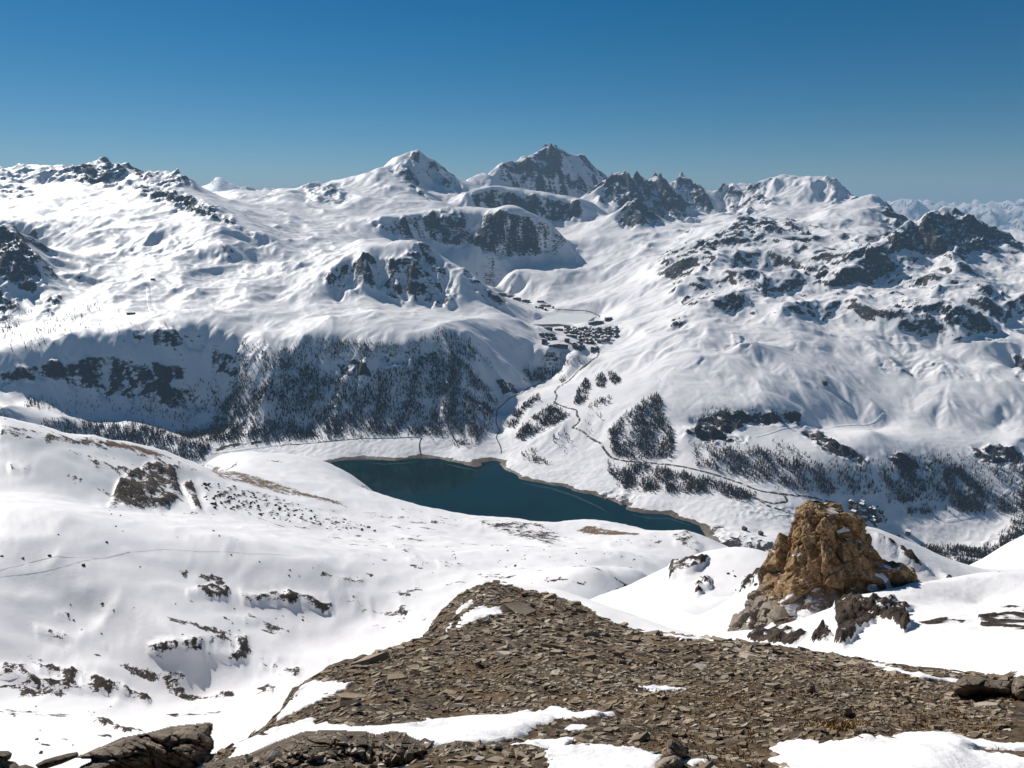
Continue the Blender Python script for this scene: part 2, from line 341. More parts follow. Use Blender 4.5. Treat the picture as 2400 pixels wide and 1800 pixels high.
# rim, wall, dark cliff, foot
pts([(-300, 835, 3.888), (-100, 830, 3.888), (0, 826, 3.950), (54, 812, 4.004), (120, 800, 4.055), (177, 787, 4.111), (253, 784, 4.158), (307, 771, 4.222), (380, 768, 4.287), (440, 768, 4.325), (506, 766, 4.369), (550, 766, 4.402), (610, 775, 4.330), (651, 786, 4.300), (709, 784, 4.300), (783, 787, 4.280), (845, 798, 4.250), (900, 805, 4.220), (953, 803, 4.220), (1044, 769, 4.400), (1091, 781, 4.420),
     (0, 865, 3.860), (120, 855, 3.945), (253, 845, 4.048), (350, 850, 4.109), (430, 860, 4.149), (520, 850, 4.210), (0, 905, 3.790), (120, 900, 3.875), (253, 925, 3.918), (350, 938, 3.949), (450, 955, 3.981), (540, 930, 4.065),
     (-100, 950, 3.588), (36, 950, 3.673), (150, 965, 3.744), (253, 980, 3.778), (343, 990, 3.794), (427, 1020, 3.757), (500, 1000, 3.865), (575, 850, 4.130), (585, 930, 3.950), (640, 870, 4.020), (620, 930, 3.870), (560, 985, 3.840), (500, 1020, 3.700),
     (253, 994, 3.660), (300, 991, 3.68), (343, 995, 3.700), (400, 1015, 3.620), (427, 1030, 3.580), (150, 985, 3.560), (0, 985, 3.460), (200, 1060, 3.500), (0, 1060, 3.450), (340, 1080, 3.400)])
pts([(700, 860, 4.11), (700, 930, 3.94), (700, 1000, 3.78), (780, 860, 4.1), (845, 900, 4.0), (845, 960, 3.87), (760, 1040, 3.61), (850, 1034, 3.63), (930, 870, 4.05), (930, 930, 3.93), (930, 1000, 3.77), (1010, 860, 4.12), (1010, 930, 3.94), (1010, 1000, 3.77), (1080, 860, 4.15), (1080, 930, 3.95), (1070, 1000, 3.76),
     (1134, 822, 4.4), (1150, 870, 4.22), (1181, 880, 4.25), (1130, 950, 3.9), (1120, 1010, 3.72), (1105, 1045, 3.59), (520, 1045, 3.58), (620, 1042, 3.6), (650, 1056, 3.55), (560, 1063, 3.52), (930, 1042, 3.61), (1000, 1045, 3.6), (1050, 1050, 3.6)])
# ravine and village terrace
pts([(1214, 916, 4.23), (1163, 968, 4.0), (1168, 1010, 3.79), (1175, 1045, 3.61), (1240, 893, 4.39), (1300, 862, 4.58), (1370, 842, 4.66), (1405, 821, 4.75), (1180, 770, 4.72), (1220, 790, 4.75), (1240, 840, 4.6), (1200, 850, 4.45)])
for u, v in ((1268, 770), (1265, 805), (1300, 790), (1340, 800), (1350, 770), (1400, 790), (1440, 775), (1400, 770), (1290, 818), (1350, 822)):
    K.append(Pz(u, v, -826 + (v - 790) * -0.35))
for u, v in ((1250, 752), (1300, 735), (1350, 740), (1395, 750), (1330, 765), (1280, 745), (1400, 738)):
    K.append(Pz(u, v, -824))
for u, v in ((1180, 698), (1230, 708), (1270, 715), (1300, 722), (1240, 725), (1150, 688)):
    K.append(Pz(u, v, -795))
pts([(1210, 745, 5.5), (1450, 735, 5.7), (1480, 760, 5.25), (1470, 800, 4.9), (1500, 700, 6.1), (1420, 700, 6.3), (1350, 690, 6.8), (1560, 650, 6.2), (1560, 720, 5.4), (1540, 790, 4.75), (1560, 600, 6.9), (1480, 660, 6.8), (1600, 860, 4.1), (1560, 900, 3.9), (1450, 840, 4.45), (1500, 850, 4.3),
     (1300, 900, 4.25), (1350, 880, 4.35), (1400, 880, 4.25), (1260, 940, 4.0), (1310, 950, 3.92), (1370, 940, 3.9), (1440, 920, 3.92), (1220, 1000, 3.74), (1280, 1000, 3.68), (1350, 1000, 3.62), (1420, 990, 3.6), (1500, 950, 3.68), (1230, 1060, 3.5), (1300, 1070, 3.42), (1380, 1080, 3.34), (1440, 1080, 3.3), (1500, 1000, 3.5), (1549, 1087, 3.22), (1580, 1020, 3.4), (1640, 1050, 3.28), (1620, 1000, 3.42),
     (1716, 1126, 3.05), (1700, 1060, 3.22), (1784, 1150, 2.97), (1852, 1158, 2.97), (1800, 1080, 3.18), (1920, 1060, 3.3), (1560, 1150, 2.98), (1640, 1170, 2.9), (1700, 1190, 2.82), (1480, 1160, 2.99)])
# shoreline
for u, v in ((690, 1083), (764, 1085), (849, 1075), (918, 1080), (988, 1072), (1047, 1080), (1117, 1095), (1164, 1080), (1182, 1100), (1217, 1122), (1296, 1137), (1356, 1154), (1425, 1174), (1470, 1194), (1510, 1204), (1555, 1206), (1600, 1219), (1634, 1232), (1660, 1252)):
    p = Pz(u, v, LAKE_Z); K.append(p)
    k = (p[1] - 130) / p[1]; K.append((p[0] * k, p[1] - 130, LAKE_Z - 45))
for u, Y, z in ((600, 3200, -1230), (900, 3000, -1240), (1200, 3000, -1240), (1400, 2700, -1230), (1000, 2400, -1240), (1500, 2400, -1230), (700, 2700, -1230), (300, 2700, -1100), (1700, 2300, -1240), (2000, 2300, -1340), (2400, 2300, -1340), (1300, 1900, -1240), (600, 1900, -1240), (0, 2300, -1200), (-300, 2300, -1200), (2700, 2300, -1340), (-300, 3300, -1100)):
    K.append(U(u, Y, z))
pts([(1700, 1235, 2.68), (1780, 1250, 2.64), (1830, 1245, 2.66), (1760, 1215, 2.74), (1900, 1190, 2.9), (1880, 1240, 2.74), (1740, 1275, 2.5), (1830, 1290, 2.45), (1690, 1262, 2.57), (1965, 1182, 3.0), (2000, 1200, 2.98), (2060, 1170, 3.12), (2000, 1130, 3.16), (2060, 1235, 2.96), (2150, 1190, 3.12), (2150, 1240, 3.0), (2200, 1150, 3.22), (2250, 1210, 3.09), (2340, 1220, 3.08), (2340, 1150, 3.24), (2240, 1265, 2.96),
     (2130, 1290, 2.87), (2200, 1300, 2.84), (2300, 1290, 2.86), (2390, 1250, 2.96), (2390, 1180, 3.17), (2100, 1080, 3.32), (2250, 1080, 3.4), (2390, 1080, 3.42), (2390, 1030, 3.54), (2150, 1040, 3.46), (2560, 1200, 3.1), (2560, 1080, 3.4), (2040, 1010, 3.5), (1900, 1100, 3.15)])
H2 = Relief(K, 0.006)

# where rock shows: outline in the survey, relief amplitude, grain, rock amount, distances
ROCKS = [  # poly, soft, amp, wavelength, rock, ymin, ymax
    ([(1165, 380), (1282, 342), (1380, 368), (1425, 420), (1390, 462), (1230, 460), (1190, 425)], 10, 30, 420, 0.44, 10.6, 13.5),
    ([(1170, 384), (1196, 376), (1253, 360), (1282, 342), (1308, 352), (1318, 385), (1300, 412), (1240, 408), (1195, 396)], 10, 18, 260, 0.74, 10.6, 13.5),
    ([(1255, 430), (1290, 415), (1320, 430), (1330, 455), (1270, 458)], 8, 15, 200, 0.56, 10.6, 13.5),
    ([(1420, 415), (1455, 400), (1560, 420), (1640, 520), (1480, 515), (1400, 475)], 10, 150, 450, 0.62, 9.2, 12.5),
    ([(1570, 435), (1594, 408), (1640, 430), (1680, 505), (1600, 490)], 10, 120, 400, 0.5, 9.8, 12.5),
    ([(1680, 432), (1790, 432), (1830, 470), (1760, 510), (1690, 500)], 10, 110, 330, 0.42, 9.8, 12.5),
    ([(1800, 415), (1950, 412), (2030, 474), (1950, 480), (1900, 440), (1810, 430)], 10, 80, 350, 0.33, 9.8, 12.5),
    ([(1020, 376), (1062, 412), (1090, 455), (1035, 450), (995, 410), (1000, 378)], 8, 70, 300, 0.50, 9.3, 11.5),
    ([(915, 398), (960, 388), (980, 425), (1005, 470), (975, 445), (940, 425)], 8, 75, 260, 0.66, 9.0, 11.0),
    ([(958, 360), (985, 360), (980, 380), (955, 382)], 6, 30, 200, 0.6, 9.0, 11.0),
    ([(755, 440), (800, 425), (805, 470), (760, 470)], 7, 70, 250, 0.55, 8.5, 11.0),
    ([(705, 438), (745, 428), (775, 445), (745, 475), (715, 470)], 8, 60, 300, 0.4, 8.5, 11.0),
    ([(1105, 462), (1155, 448), (1240, 462), (1362, 478), (1362, 520), (1240, 512), (1120, 496)], 8, 80, 240, 0.64, 8.9, 9.9),
    ([(860, 520), (895, 515), (925, 520), (1015, 495), (1050, 484), (1100, 505), (1188, 493), (1300, 545), (1285, 590), (1225, 590), (1170, 606), (1105, 578), (1060, 578), (1005, 558), (975, 566), (920, 556)], 7, 80, 260, 0.54, 7.2, 8.25),
    ([(1440, 518), (1486, 472), (1560, 525), (1490, 536)], 8, 70, 220, 0.75, 8.3, 9.2),
    ([(1640, 575), (1695, 528), (1732, 509), (1870, 518), (1910, 552), (1800, 545), (1740, 560), (1690, 600)], 10, 90, 240, 0.48, 6.8, 7.8),
    ([(2080, 535), (2128, 518), (2078, 472), (2060, 470), (2065, 515)], 6, 60, 250, 0.55, 7.0, 8.6),
    ([(2140, 522), (2200, 486), (2270, 508), (2400, 565), (2380, 580), (2200, 580), (2120, 565)], 8, 100, 260, 0.54, 6.0, 7.0),
    ([(2000, 600), (2060, 560), (2115, 524), (2130, 560), (2060, 605)], 10, 70, 200, 0.40, 5.6, 6.6),
    ([(1880, 640), (1890, 615), (1925, 608), (1945, 640), (1920, 665)], 8, 45, 120, 0.75, 5.0, 7.0),
    ([(1720, 650), (1800, 640), (1790, 690), (1750, 680)], 10, 35, 120, 0.62, 5.0, 7.0),
    ([(1590, 690), (1690, 670), (1660, 705), (1600, 715)], 8, 35, 120, 0.62, 5.0, 7.0),
    ([(1570, 740), (1600, 725), (1610, 760), (1570, 770)], 7, 30, 100, 0.65, 4.5, 6.0),
    ([(2080, 715), (2150, 705), (2230, 715), (2270, 780), (2180, 750), (2090, 735)], 8, 45, 140, 0.42, 4.5, 5.6),
    ([(2290, 660), (2325, 668), (2330, 700), (2290, 700)], 7, 40, 120, 0.6, 4.8, 6.0),
    ([(2100, 660), (2160, 645), (2175, 680), (2120, 680)], 8, 40, 140, 0.42, 4.8, 6.4),
    ([(1650, 560), (1680, 590), (1660, 640), (1640, 620)], 7, 40, 140, 0.5, 5.5, 7.4),
    ([(170, 395), (236, 374), (285, 374), (300, 400), (280, 440), (180, 430)], 10, 110, 300, 0.68, 7.8, 9.6),
    ([(285, 378), (340, 405), (420, 400), (460, 428), (420, 440), (330, 425)], 8, 70, 230, 0.66, 7.8, 9.6),
    ([(300, 425), (430, 452), (545, 510), (590, 545), (520, 520), (430, 490), (330, 460)], 10, 100, 230, 0.62, 6.0, 8.6),
    ([(-200, 395), (60, 384), (175, 392), (170, 425), (60, 425), (-200, 430)], 8, 70, 300, 0.34, 8.0, 9.6),
    ([(-100, 420), (30, 425), (90, 450), (40, 470), (-100, 455)], 8, 60, 250, 0.5, 7.4, 9.0),
    ([(-200, 545), (0, 538), (40, 545), (80, 600), (95, 640), (70, 670), (0, 655), (-200, 660)], 8, 70, 180, 0.60, 4.8, 5.8),
    ([(85, 755), (110, 690), (140, 680), (130, 740)], 8, 40, 120, 0.5, 4.4, 5.2),
    ([(-50, 690), (40, 695), (45, 720), (0, 760), (-50, 750)], 8, 40, 120, 0.5, 4.4, 5.2),
    ([(755, 650), (850, 598), (935, 602), (972, 566), (1040, 620), (1080, 690), (1050, 722), (950, 708), (850, 660), (790, 705)], 10, 50, 230, 0.54, 4.8, 5.8),
    ([(1040, 618), (1085, 634), (1185, 712), (1120, 690)], 8, 30, 120, 0.45, 4.8, 5.8),
    ([(0, 875), (120, 850), (253, 838), (350, 850), (435, 868), (430, 885), (390, 905), (370, 920), (250, 925), (130, 890), (0, 905)], 12, 34, 110, 0.62, 3.6, 4.4),
    ([(260, 905), (380, 900), (500, 940), (490, 965), (400, 960), (300, 930)], 12, 25, 90, 0.55, 3.6, 4.4),
    ([(300, 770), (470, 780), (470, 810), (310, 800)], 12, 18, 90, 0.42, 3.95, 4.5),
    ([(500, 830), (570, 825), (560, 880), (500, 880)], 10, 20, 80, 0.5, 3.85, 4.4),
    ([(790, 850), (850, 845), (870, 885), (800, 880)], 8, 25, 80, 0.66, 3.7, 4.3),
    ([(870, 835), (960, 815), (1030, 830), (990, 850), (880, 850)], 10, 25, 80, 0.45, 3.7, 4.4),
    ([(488, 1052), (540, 1040), (600, 1034), (665, 1027), (665, 1034), (600, 1043), (500, 1060)], 4, 6, 40, 0.8, 3.3, 3.8),
    ([(1160, 890), (1210, 895), (1220, 915), (1180, 930)], 7, 18, 60, 0.66, 3.7, 4.5),
    ([(1620, 985), (1700, 960), (1780, 970), (1880, 970), (1880, 1000), (1760, 990), (1680, 1040), (1640, 1030)], 10, 45, 110, 0.86, 3.0, 4.2),
    ([(2070, 1065), (2110, 1062), (2185, 1085), (2180, 1105), (2100, 1098)], 8, 35, 90, 0.8, 2.9, 4.2),
    ([(1600, 1000), (1640, 1005), (1700, 1020), (1755, 1025), (1750, 1040), (1660, 1038), (1605, 1020)], 8, 30, 90, 0.8, 2.9, 4.2),
    ([(1980, 1170), (2070, 1180), (2090, 1240), (2030, 1240), (1970, 1200)], 10, 8, 50, 0.56, 2.5, 3.4),
    ([(1870, 1010), (1920, 1010), (2030, 1070), (2020, 1090), (1930, 1060)], 8, 40, 90, 0.92, 2.9, 4.0),
    ([(2270, 1050), (2340, 1040), (2400, 1060), (2400, 1090), (2300, 1085)], 10, 40, 90, 0.88, 2.9, 4.0),
    ([(2060, 845), (2200, 850), (2290, 870), (2290, 890), (2120, 875), (2060, 870)], 8, 16, 90, 0.44, 3.6, 5.0),
    ([(2370, 820), (2400, 830), (2420, 900), (2385, 890)], 8, 25, 80, 0.66, 3.6, 5.0),
    ([(1715, 775), (1740, 782), (1735, 815), (1718, 805)], 5, 20, 80, 0.55, 4.0, 4.8),
    ([(1410, 1155), (1450, 1130), (1500, 1165), (1470, 1190), (1420, 1180)], 8, 14, 50, 0.6, 2.7, 3.2),
    ([(1660, 1240), (1690, 1225), (1720, 1250), (1830, 1270), (1830, 1300), (1690, 1300)], 8, 9, 45, 0.80, 2.3, 2.9),
    ([(1700, 1180), (1760, 1170), (1880, 1195), (1885, 1225), (1800, 1215), (1730, 1215)], 7, 7, 40, 0.62, 2.5, 3.1),
    ([(2050, 1280), (2250, 1290), (2400, 1230), (2400, 1330), (2050, 1340)], 12, 15, 60, 0.5, 2.6, 3.1),
]

HUMM_R = [(1480, 540), (1900, 500), (2500, 560), (2500, 800), (2100, 780), (1700, 740), (1560, 680)]
HUMM_L = [(-300, 480), (500, 520), (800, 520), (840, 600), (700, 680), (500, 720), (-300, 720)]
def far_relief(x, y, full=False):
    """height, rock and earth of the ground across the valley"""
    z0 = H2(x, y); e = 0.004 * y
    uu, vv = proj(x, y, z0)
    km = y / 1000
    rock = np.zeros(x.shape); crag = np.zeros(x.shape); rough = np.zeros(x.shape); cw = np.full(x.shape, 1.0)
    wx = x + 60 * perlin(x / 300, y / 300, 31); wy = y + 60 * perlin(x / 300, y / 300, 37)
    for poly, soft, amp, wl, rk, y0, y1 in ROCKS:
        m = area(uu, vv, km, poly, soft, y0, y1)
        s = m > 0
        if not s.any(): continue
        n = ridged(wx[s] / wl, wy[s] / wl, 6, 0.52, seed=int(wl) % 13)
        crag[s] += m[s] * amp * 0.9 * (n - 0.42)
        rock[s] = np.maximum(rock[s], m[s] * (rk - 0.30 + 0.45 * (n - 0.40))); rough[s] = np.maximum(rough[s], m[s])
    calm = 1 - 0.75 * rough
    lakeside = smooth(0, 160, z0 - LAKE_Z); high = smooth(3900, 4600, y)
    rs_ = area(uu, vv, km, [(1480, 760), (1800, 740), (2500, 760), (2500, 1010), (1700, 1000), (1500, 900)], 40, 3.2, 5.4)
    humm = np.maximum(area(uu, vv, km, HUMM_R, 60, 4.6, 8.2), 0.5 * area(uu, vv, km, HUMM_L, 50, 4.6, 8.2))
    # long wind-shaped swells, knolls on the high ground
    swell = calm * lakeside * (16 + 26 * high) * fbm(x / 560, y / 560, 4, 0.42, 3)
    swell += calm * smooth(8000, 9200, y) * 40 * (ridged(wx / 1300, wy / 1300, 5, 0.5, 53) - 0.42)
    swell += calm * high * 42 * (ridged(wx / 820 + 4, wy / 820, 4, 0.38, 13) - 0.42)
    swell += rs_ * calm * 12 * fbm(x / 330, y / 330, 3, 0.5, 27)
    swell += humm * calm * (120 * (ridged(wx / 640, wy / 640, 5, 0.42, 21) - 0.45) + 16 * (ridged(wx / 190, wy / 190, 4, 0.5, 25) - 0.45))
    z2 = z0 + crag + swell
    # ribs and gullies down every steeper slope
    gx = (H2(x + e, y) - z0) / e; gy = (H2(x, y + e) - z0) / e
    gx = gx + 0.25 * perlin(x / 420, y / 420, 71); gy = gy + 0.25 * perlin(x / 420, y / 420, 73)
    sl = np.hypot(gx, gy); steep = smooth(0.22, 0.75, sl)
    big = smooth(6800, 9500, y)
    gh, gr = gullies(x, y, gx, gy, 330.0, 4, 0.052, 1); gh2, gr2 = gullies(x, y, gx, gy, 560.0, 4, 0.058, 5)
    gh = gh * (1 - big) + gh2 * big; gr = gr * (1 - big) + gr2 * big
    z2 = z2 + gh * (steep * (0.80 + 1.1 * rough) + 0.35 * rough + 0.26 * (1 - rs_) * high + 0.34 * rs_) * lakeside
    rock = rock + rough * 0.50 * gr
    z2 += calm * lakeside * (3.5 - 1.5 * rs_) * (ridged(wx / 150, wy / 210, 4, 0.5, 5) - 0.5) * (1 + 0.8 * humm)
    z2 += (1 - lakeside) * (5.0 * fbm(x / 110, y / 110, 4, 0.55, 83) + 2.5 * (ridged(x / 45, y / 45, 3, 0.5, 85) - 0.45))
    # shelf of the lake villages stays level, frozen tarn flat
    tarn = area(uu, vv, km, [(1240, 762), (1262, 745), (1310, 735), (1380, 735), (1402, 745), (1360, 760), (1300, 764)], 5, 5.2, 6.6)
    z2 = z2 * (1 - tarn) + tarn * -824.0
    earth = (1 - smooth(3, 10, z2 - LAKE_Z + 6 * fbm(x / 90, y / 90, 3, 0.6, 4))) * smooth(1040, 1070, vv) * smooth(1720, 1690, uu)
    if full: return z2, rock, earth, uu, vv, humm, rough, gr, steep
    return z2

def axis(lo, hi, n, core=(-0.70, 0.70), outer=40):
    return np.concatenate([np.linspace(lo, core[0], outer, endpoint=False), np.linspace(core[0], core[1], n), np.linspace(core[1], hi, outer + 1)[1:]])

def build_far(name, a, q, mat, clip=None):
    A, Q = np.meshgrid(a, q); Yw = np.exp(Q); Xw = A * Yw
    z, rock, earth, uu, vv, humm, rough, gr, steep = far_relief(Xw, Yw, True)
    # slope from neighbours
    dzr = np.gradient(z, axis=0) / np.maximum(np.gradient(Yw, axis=0), 1e-3)
    dzc = np.gradient(z, axis=1) / np.maximum(np.gradient(Xw, axis=1), 1e-3)
    slope = np.degrees(np.arctan(np.hypot(dzc, dzr - dzc * A)))
    n = fbm(Xw / 90, Yw / 90, 3, 0.6, 17)
    rk = rock + rough * (0.42 * smooth(26, 54, slope) - 0.04 + 0.22 * n) + (1 - rough) * (0.5 * smooth(42, 58, slope) + 0.50 * smooth(0.15, 0.7, gr) * smooth(30, 44, slope + 8 * n) * smooth(3900, 4500, Yw))
    rk += humm * 0.66 * smooth(31, 43, slope + 12 * n)
    rk = np.minimum(rk, 0.66 + 0.14 * smooth(4700, 4200, Yw) + 0.10 * n + 0.05 * gr)
    keep = None
    o = grid_mesh(name, Xw, Yw, z, mat, {'rock': rk, 'earth': earth}, keep)
    return tag(o, kind='structure'), (Xw, Yw, z)

Q = math.log
valley, VG = build_far('valley_terrain', axis(-0.98, 0.98, 820, outer=20), np.concatenate([np.linspace(Q(1900), Q(2500), 16, endpoint=False), np.linspace(Q(2500), Q(4450), 300, endpoint=False), np.linspace(Q(4450), Q(8300), 270)]), M_VALLEY)
tag(valley, 'snowy valley sides and ski slopes across the lake')
peaks, _ = build_far('mountain_range', axis(-0.98, 0.98, 820, outer=20), np.concatenate([np.linspace(Q(8300), Q(13000), 255, endpoint=False), np.linspace(Q(13000), Q(15500), 9)]), M_PEAK)
tag(peaks, 'high snowy mountain range with the dark pyramid summit')

# distant ranges
KF = []
for u, v, Y in [(-400, 450, 34), (0, 455, 34), (300, 450, 34), (440, 440, 33), (481, 429, 32), (497, 420, 32), (512, 410, 32), (525, 419, 32), (542, 424, 32), (579, 437, 33), (620, 440, 34), (687, 438, 34), (760, 445, 34), (1000, 450, 36), (1400, 450, 36), (1800, 455, 36), (2090, 470, 40), (2130, 466, 40), (2160, 468, 41), (2200, 464, 41), (2250, 466, 41), (2300, 466, 41), (2350, 468, 42), (2400, 467, 42), (2700, 470, 42), (3000, 470, 42)]:
    p = P(u, v, Y * 1000); KF.append(p); KF.append((p[0] * 1.3, p[1] * 1.3, p[2] - 700)); KF.append((p[0] * 0.86, p[1] * 0.86, p[2] - 900)); KF.append((p[0] * 0.6, p[1] * 0.6, -1250)); KF.append((p[0] * 0.42, p[1] * 0.42, -1250))
HF = Relief(KF, 0.01)
A, QQ = np.meshgrid(axis(-0.98, 0.98, 330, outer=10), np.linspace(Q(14500), Q(58000), 100)); Yw = np.exp(QQ); Xw = A * Yw
zf = HF(Xw, Yw); rg = 0.5 * ridged(Xw / 5200, Yw / 5200, 6, 0.55, 3) + 0.5 * ridged(Xw / 1300, Yw / 2300, 5, 0.55, 9)
amp = smooth(20000, 30000, Yw)
zf = zf + amp * 1150 * (rg - 0.60) * (1 - 0.7 * np.exp(-((A + 0.372) / 0.03) ** 2))
sl = np.hypot(np.gradient(zf, axis=0) / np.gradient(Yw, axis=0), np.gradient(zf, axis=1) / np.gradient(Xw, axis=1))
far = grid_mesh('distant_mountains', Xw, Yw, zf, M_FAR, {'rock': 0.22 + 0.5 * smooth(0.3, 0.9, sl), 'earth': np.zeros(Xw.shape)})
tag(far, 'pale far mountain ranges fading into the haze', kind='structure')

# reservoir
def water_mat():
    t = NT('lake_water')
    n = t.noise(1 / 9.0, 3, 0.6); n2 = t.noise(1 / 160.0, 3, 0.5)
    col = t.mix(t.step(n2, 0.4, 0.65), (0.0008, 0.016, 0.017, 1), (0.001, 0.024, 0.023, 1))
    t.b.inputs['Specular IOR Level'].default_value = 0.25; t.b.inputs['IOR'].default_value = 1.33
    return t.finish(col, 0.07, t.bump(n, 0.25, 0.25))
lx = np.linspace(-2200, 690, 38); ly = np.linspace(1600, 3700, 22)
LX, LY = np.meshgrid(lx, ly)
lake = grid_mesh('lake', LX, LY, np.full(LX.shape, LAKE_Z), water_mat())
tag(lake, 'dark teal reservoir lake in the valley', kind='structure')

# haze
def haze(d, color):
    co = np.array([(x, y, z) for z in (-1700.0, 1020.0) for y in (-400.0, 62000.0) for x in (-62000.0, 62000.0)])
    fc = [(0, 2, 3, 1), (4, 5, 7, 6), (0, 1, 5, 4), (2, 6, 7, 3), (0, 4, 6, 2), (1, 3, 7, 5)]
    m = bpy.data.materials.new('haze'); m.use_nodes = True; n = m.node_tree.nodes; n.clear()
    v = n.new('ShaderNodeVolumePrincipled'); v.inputs['Color'].default_value = (*color, 1); v.inputs['Density'].default_value = d
    out = n.new('ShaderNodeOutputMaterial'); m.node_tree.links.new(v.outputs[0], out.inputs['Volume'])
    o = mesh_obj('haze', co, fc, m, smooth_=False); return tag(o, 'thin blue mountain haze', kind='stuff')

# ------------------------------------------------------------------ the near side: summit scree, snow bowl, hillside above the lake
N = []
def npts(L):
    for u, v, Y in L: N.append(P(u, v, Y))
def ncrest(L, back, drop):
    for u, v, Y in L:
        p = P(u, v, Y); N.append(p); k = 1 + back
        N.append((p[0] * k, p[1] * k, p[2] - drop * p[1]))
# scree spur under the camera
npts([(-200, 1900, 3.6), (200, 1880, 3.8), (450, 1840, 4.1), (620, 1800, 4.4), (1000, 1790, 4.2), (1500, 1790, 4.1), (2000, 1790, 4.1), (2400, 1790, 4.1), (2700, 1790, 4.1), (650, 1745, 6.1), (800, 1710, 6.5), (1000, 1695, 6.5), (1400, 1700, 6.0), (1800, 1700, 6.0), (2300, 1700, 5.8), (2600, 1690, 5.8), (800, 1635, 9.6), (1100, 1610, 9.4), (1500, 1600, 9.5), (1900, 1600, 9.5), (2300, 1625, 8.4), (2600, 1640, 8),
      (950, 1550, 15), (1200, 1520, 15.5), (1500, 1520, 16.5), (1800, 1540, 15), (1100, 1470, 20), (1200, 1450, 22), (1350, 1460, 24), (1130, 1410, 26), (1200, 1405, 28.5), (1550, 1495, 24), (1700, 1510, 22)])
for x, y, z in ((0, 1.9, -2.3), (-2, 1.9, -2.4), (2, 1.9, -2.3), (-1.2, 2.9, -2.75), (1.2, 2.9, -2.7)): N.append((x, y, z))
ncrest([(1155, 1365, 31), (1110, 1375, 29.5), (1219, 1382, 32), (1274, 1392, 33), (1367, 1422, 34), (1410, 1447, 34)], 0.3, 0.42)
for u, v, Y in [(1085, 1391, 28), (1040, 1430, 25), (1021, 1446, 24), (993, 1493, 20.5), (883, 1527, 17), (772, 1565, 14), (687, 1612, 11.5), (655, 1667, 9.4), (624, 1701, 8.2), (560, 1741, 7.0), (480, 1770, 6.2)]:
    p = P(u, v, Y); N.append(p); N.append((p[0] - 0.28 * Y, Y * 1.12, p[2] - 0.42 * Y)); N.append((p[0] - 0.8 * Y, Y * 1.3, p[2] - 1.15 * Y))
for x, y, z in ((-6.5, 6, -9), (-9, 9, -14), (-14, 14, -22), (-22, 22, -31), (-30, 45, -52)): N.append((x, y, z))
for u, v, Y in [(1468, 1472, 34), (1560, 1484, 31), (1671, 1499, 28), (1760, 1508, 25), (1852, 1520, 22), (1965, 1536, 19), (2078, 1558, 15.5), (2250, 1581, 12.5), (2400, 1594, 11), (2650, 1620, 9.5)]:
    p = P(u, v, Y); N.append(p); N.append((p[0] * 1.22 + 0.1 * Y, Y * 1.2, p[2] * 1.2 - 0.10 * Y))
# snow saddle round the pinnacle, right
npts([(1560, 1480, 75), (1700, 1478, 64), (1850, 1502, 53), (1960, 1480, 52), (2000, 1500, 44), (2060, 1430, 55), (2100, 1455, 48), (2250, 1540, 28), (2400, 1560, 20), (2400, 1480, 38), (2300, 1415, 62), (2180, 1410, 60), (2650, 1560, 18), (2650, 1470, 44)])
for u, Y, z in ((1800, 84, -52), (1900, 84, -52), (1960, 84, -50)): N.append(U(u, Y, z))
for u, v, Y in [(1985, 1408, 60), (2010, 1397, 62), (2060, 1389, 64), (2110, 1384, 67), (2180, 1382, 71), (2235, 1380, 75), (2320, 1377, 78), (2400, 1374, 80), (2650, 1380, 80)]:
    p = P(u, v, Y); N.append(p); N.append((p[0] * 1.18, p[1] * 1.18, p[2] - 17))
ncrest([(1960, 1222, 128), (1990, 1233, 132), (2025, 1245, 136), (2060, 1262, 140), (2100, 1288, 143), (2130, 1310, 145), (2165, 1330, 147), (2200, 1352, 148), (2240, 1378, 150)], 0.3, 0.4)
ncrest([(2235, 1345, 172), (2290, 1332, 178), (2340, 1316, 184), (2400, 1296, 190), (2600, 1250, 205)], 0.35, 0.4)
# snow mound left of the pinnacle
ncrest([(1572, 1320, 300), (1610, 1308, 305), (1671, 1300, 310), (1730, 1294, 308), (1784, 1295, 300), (1829, 1309, 290), (1900, 1340, 270)], 0.25, 0.3)
npts([(1600, 1400, 225), (1600, 1470, 130), (1750, 1400, 190), (1680, 1350, 260), (1500, 1450, 165), (1450, 1400, 320), (1400, 1425, 240), (1300, 1380, 520), (1250, 1345, 600), (1500, 1335, 600), (1540, 1360, 360), (1400, 1340, 560)])
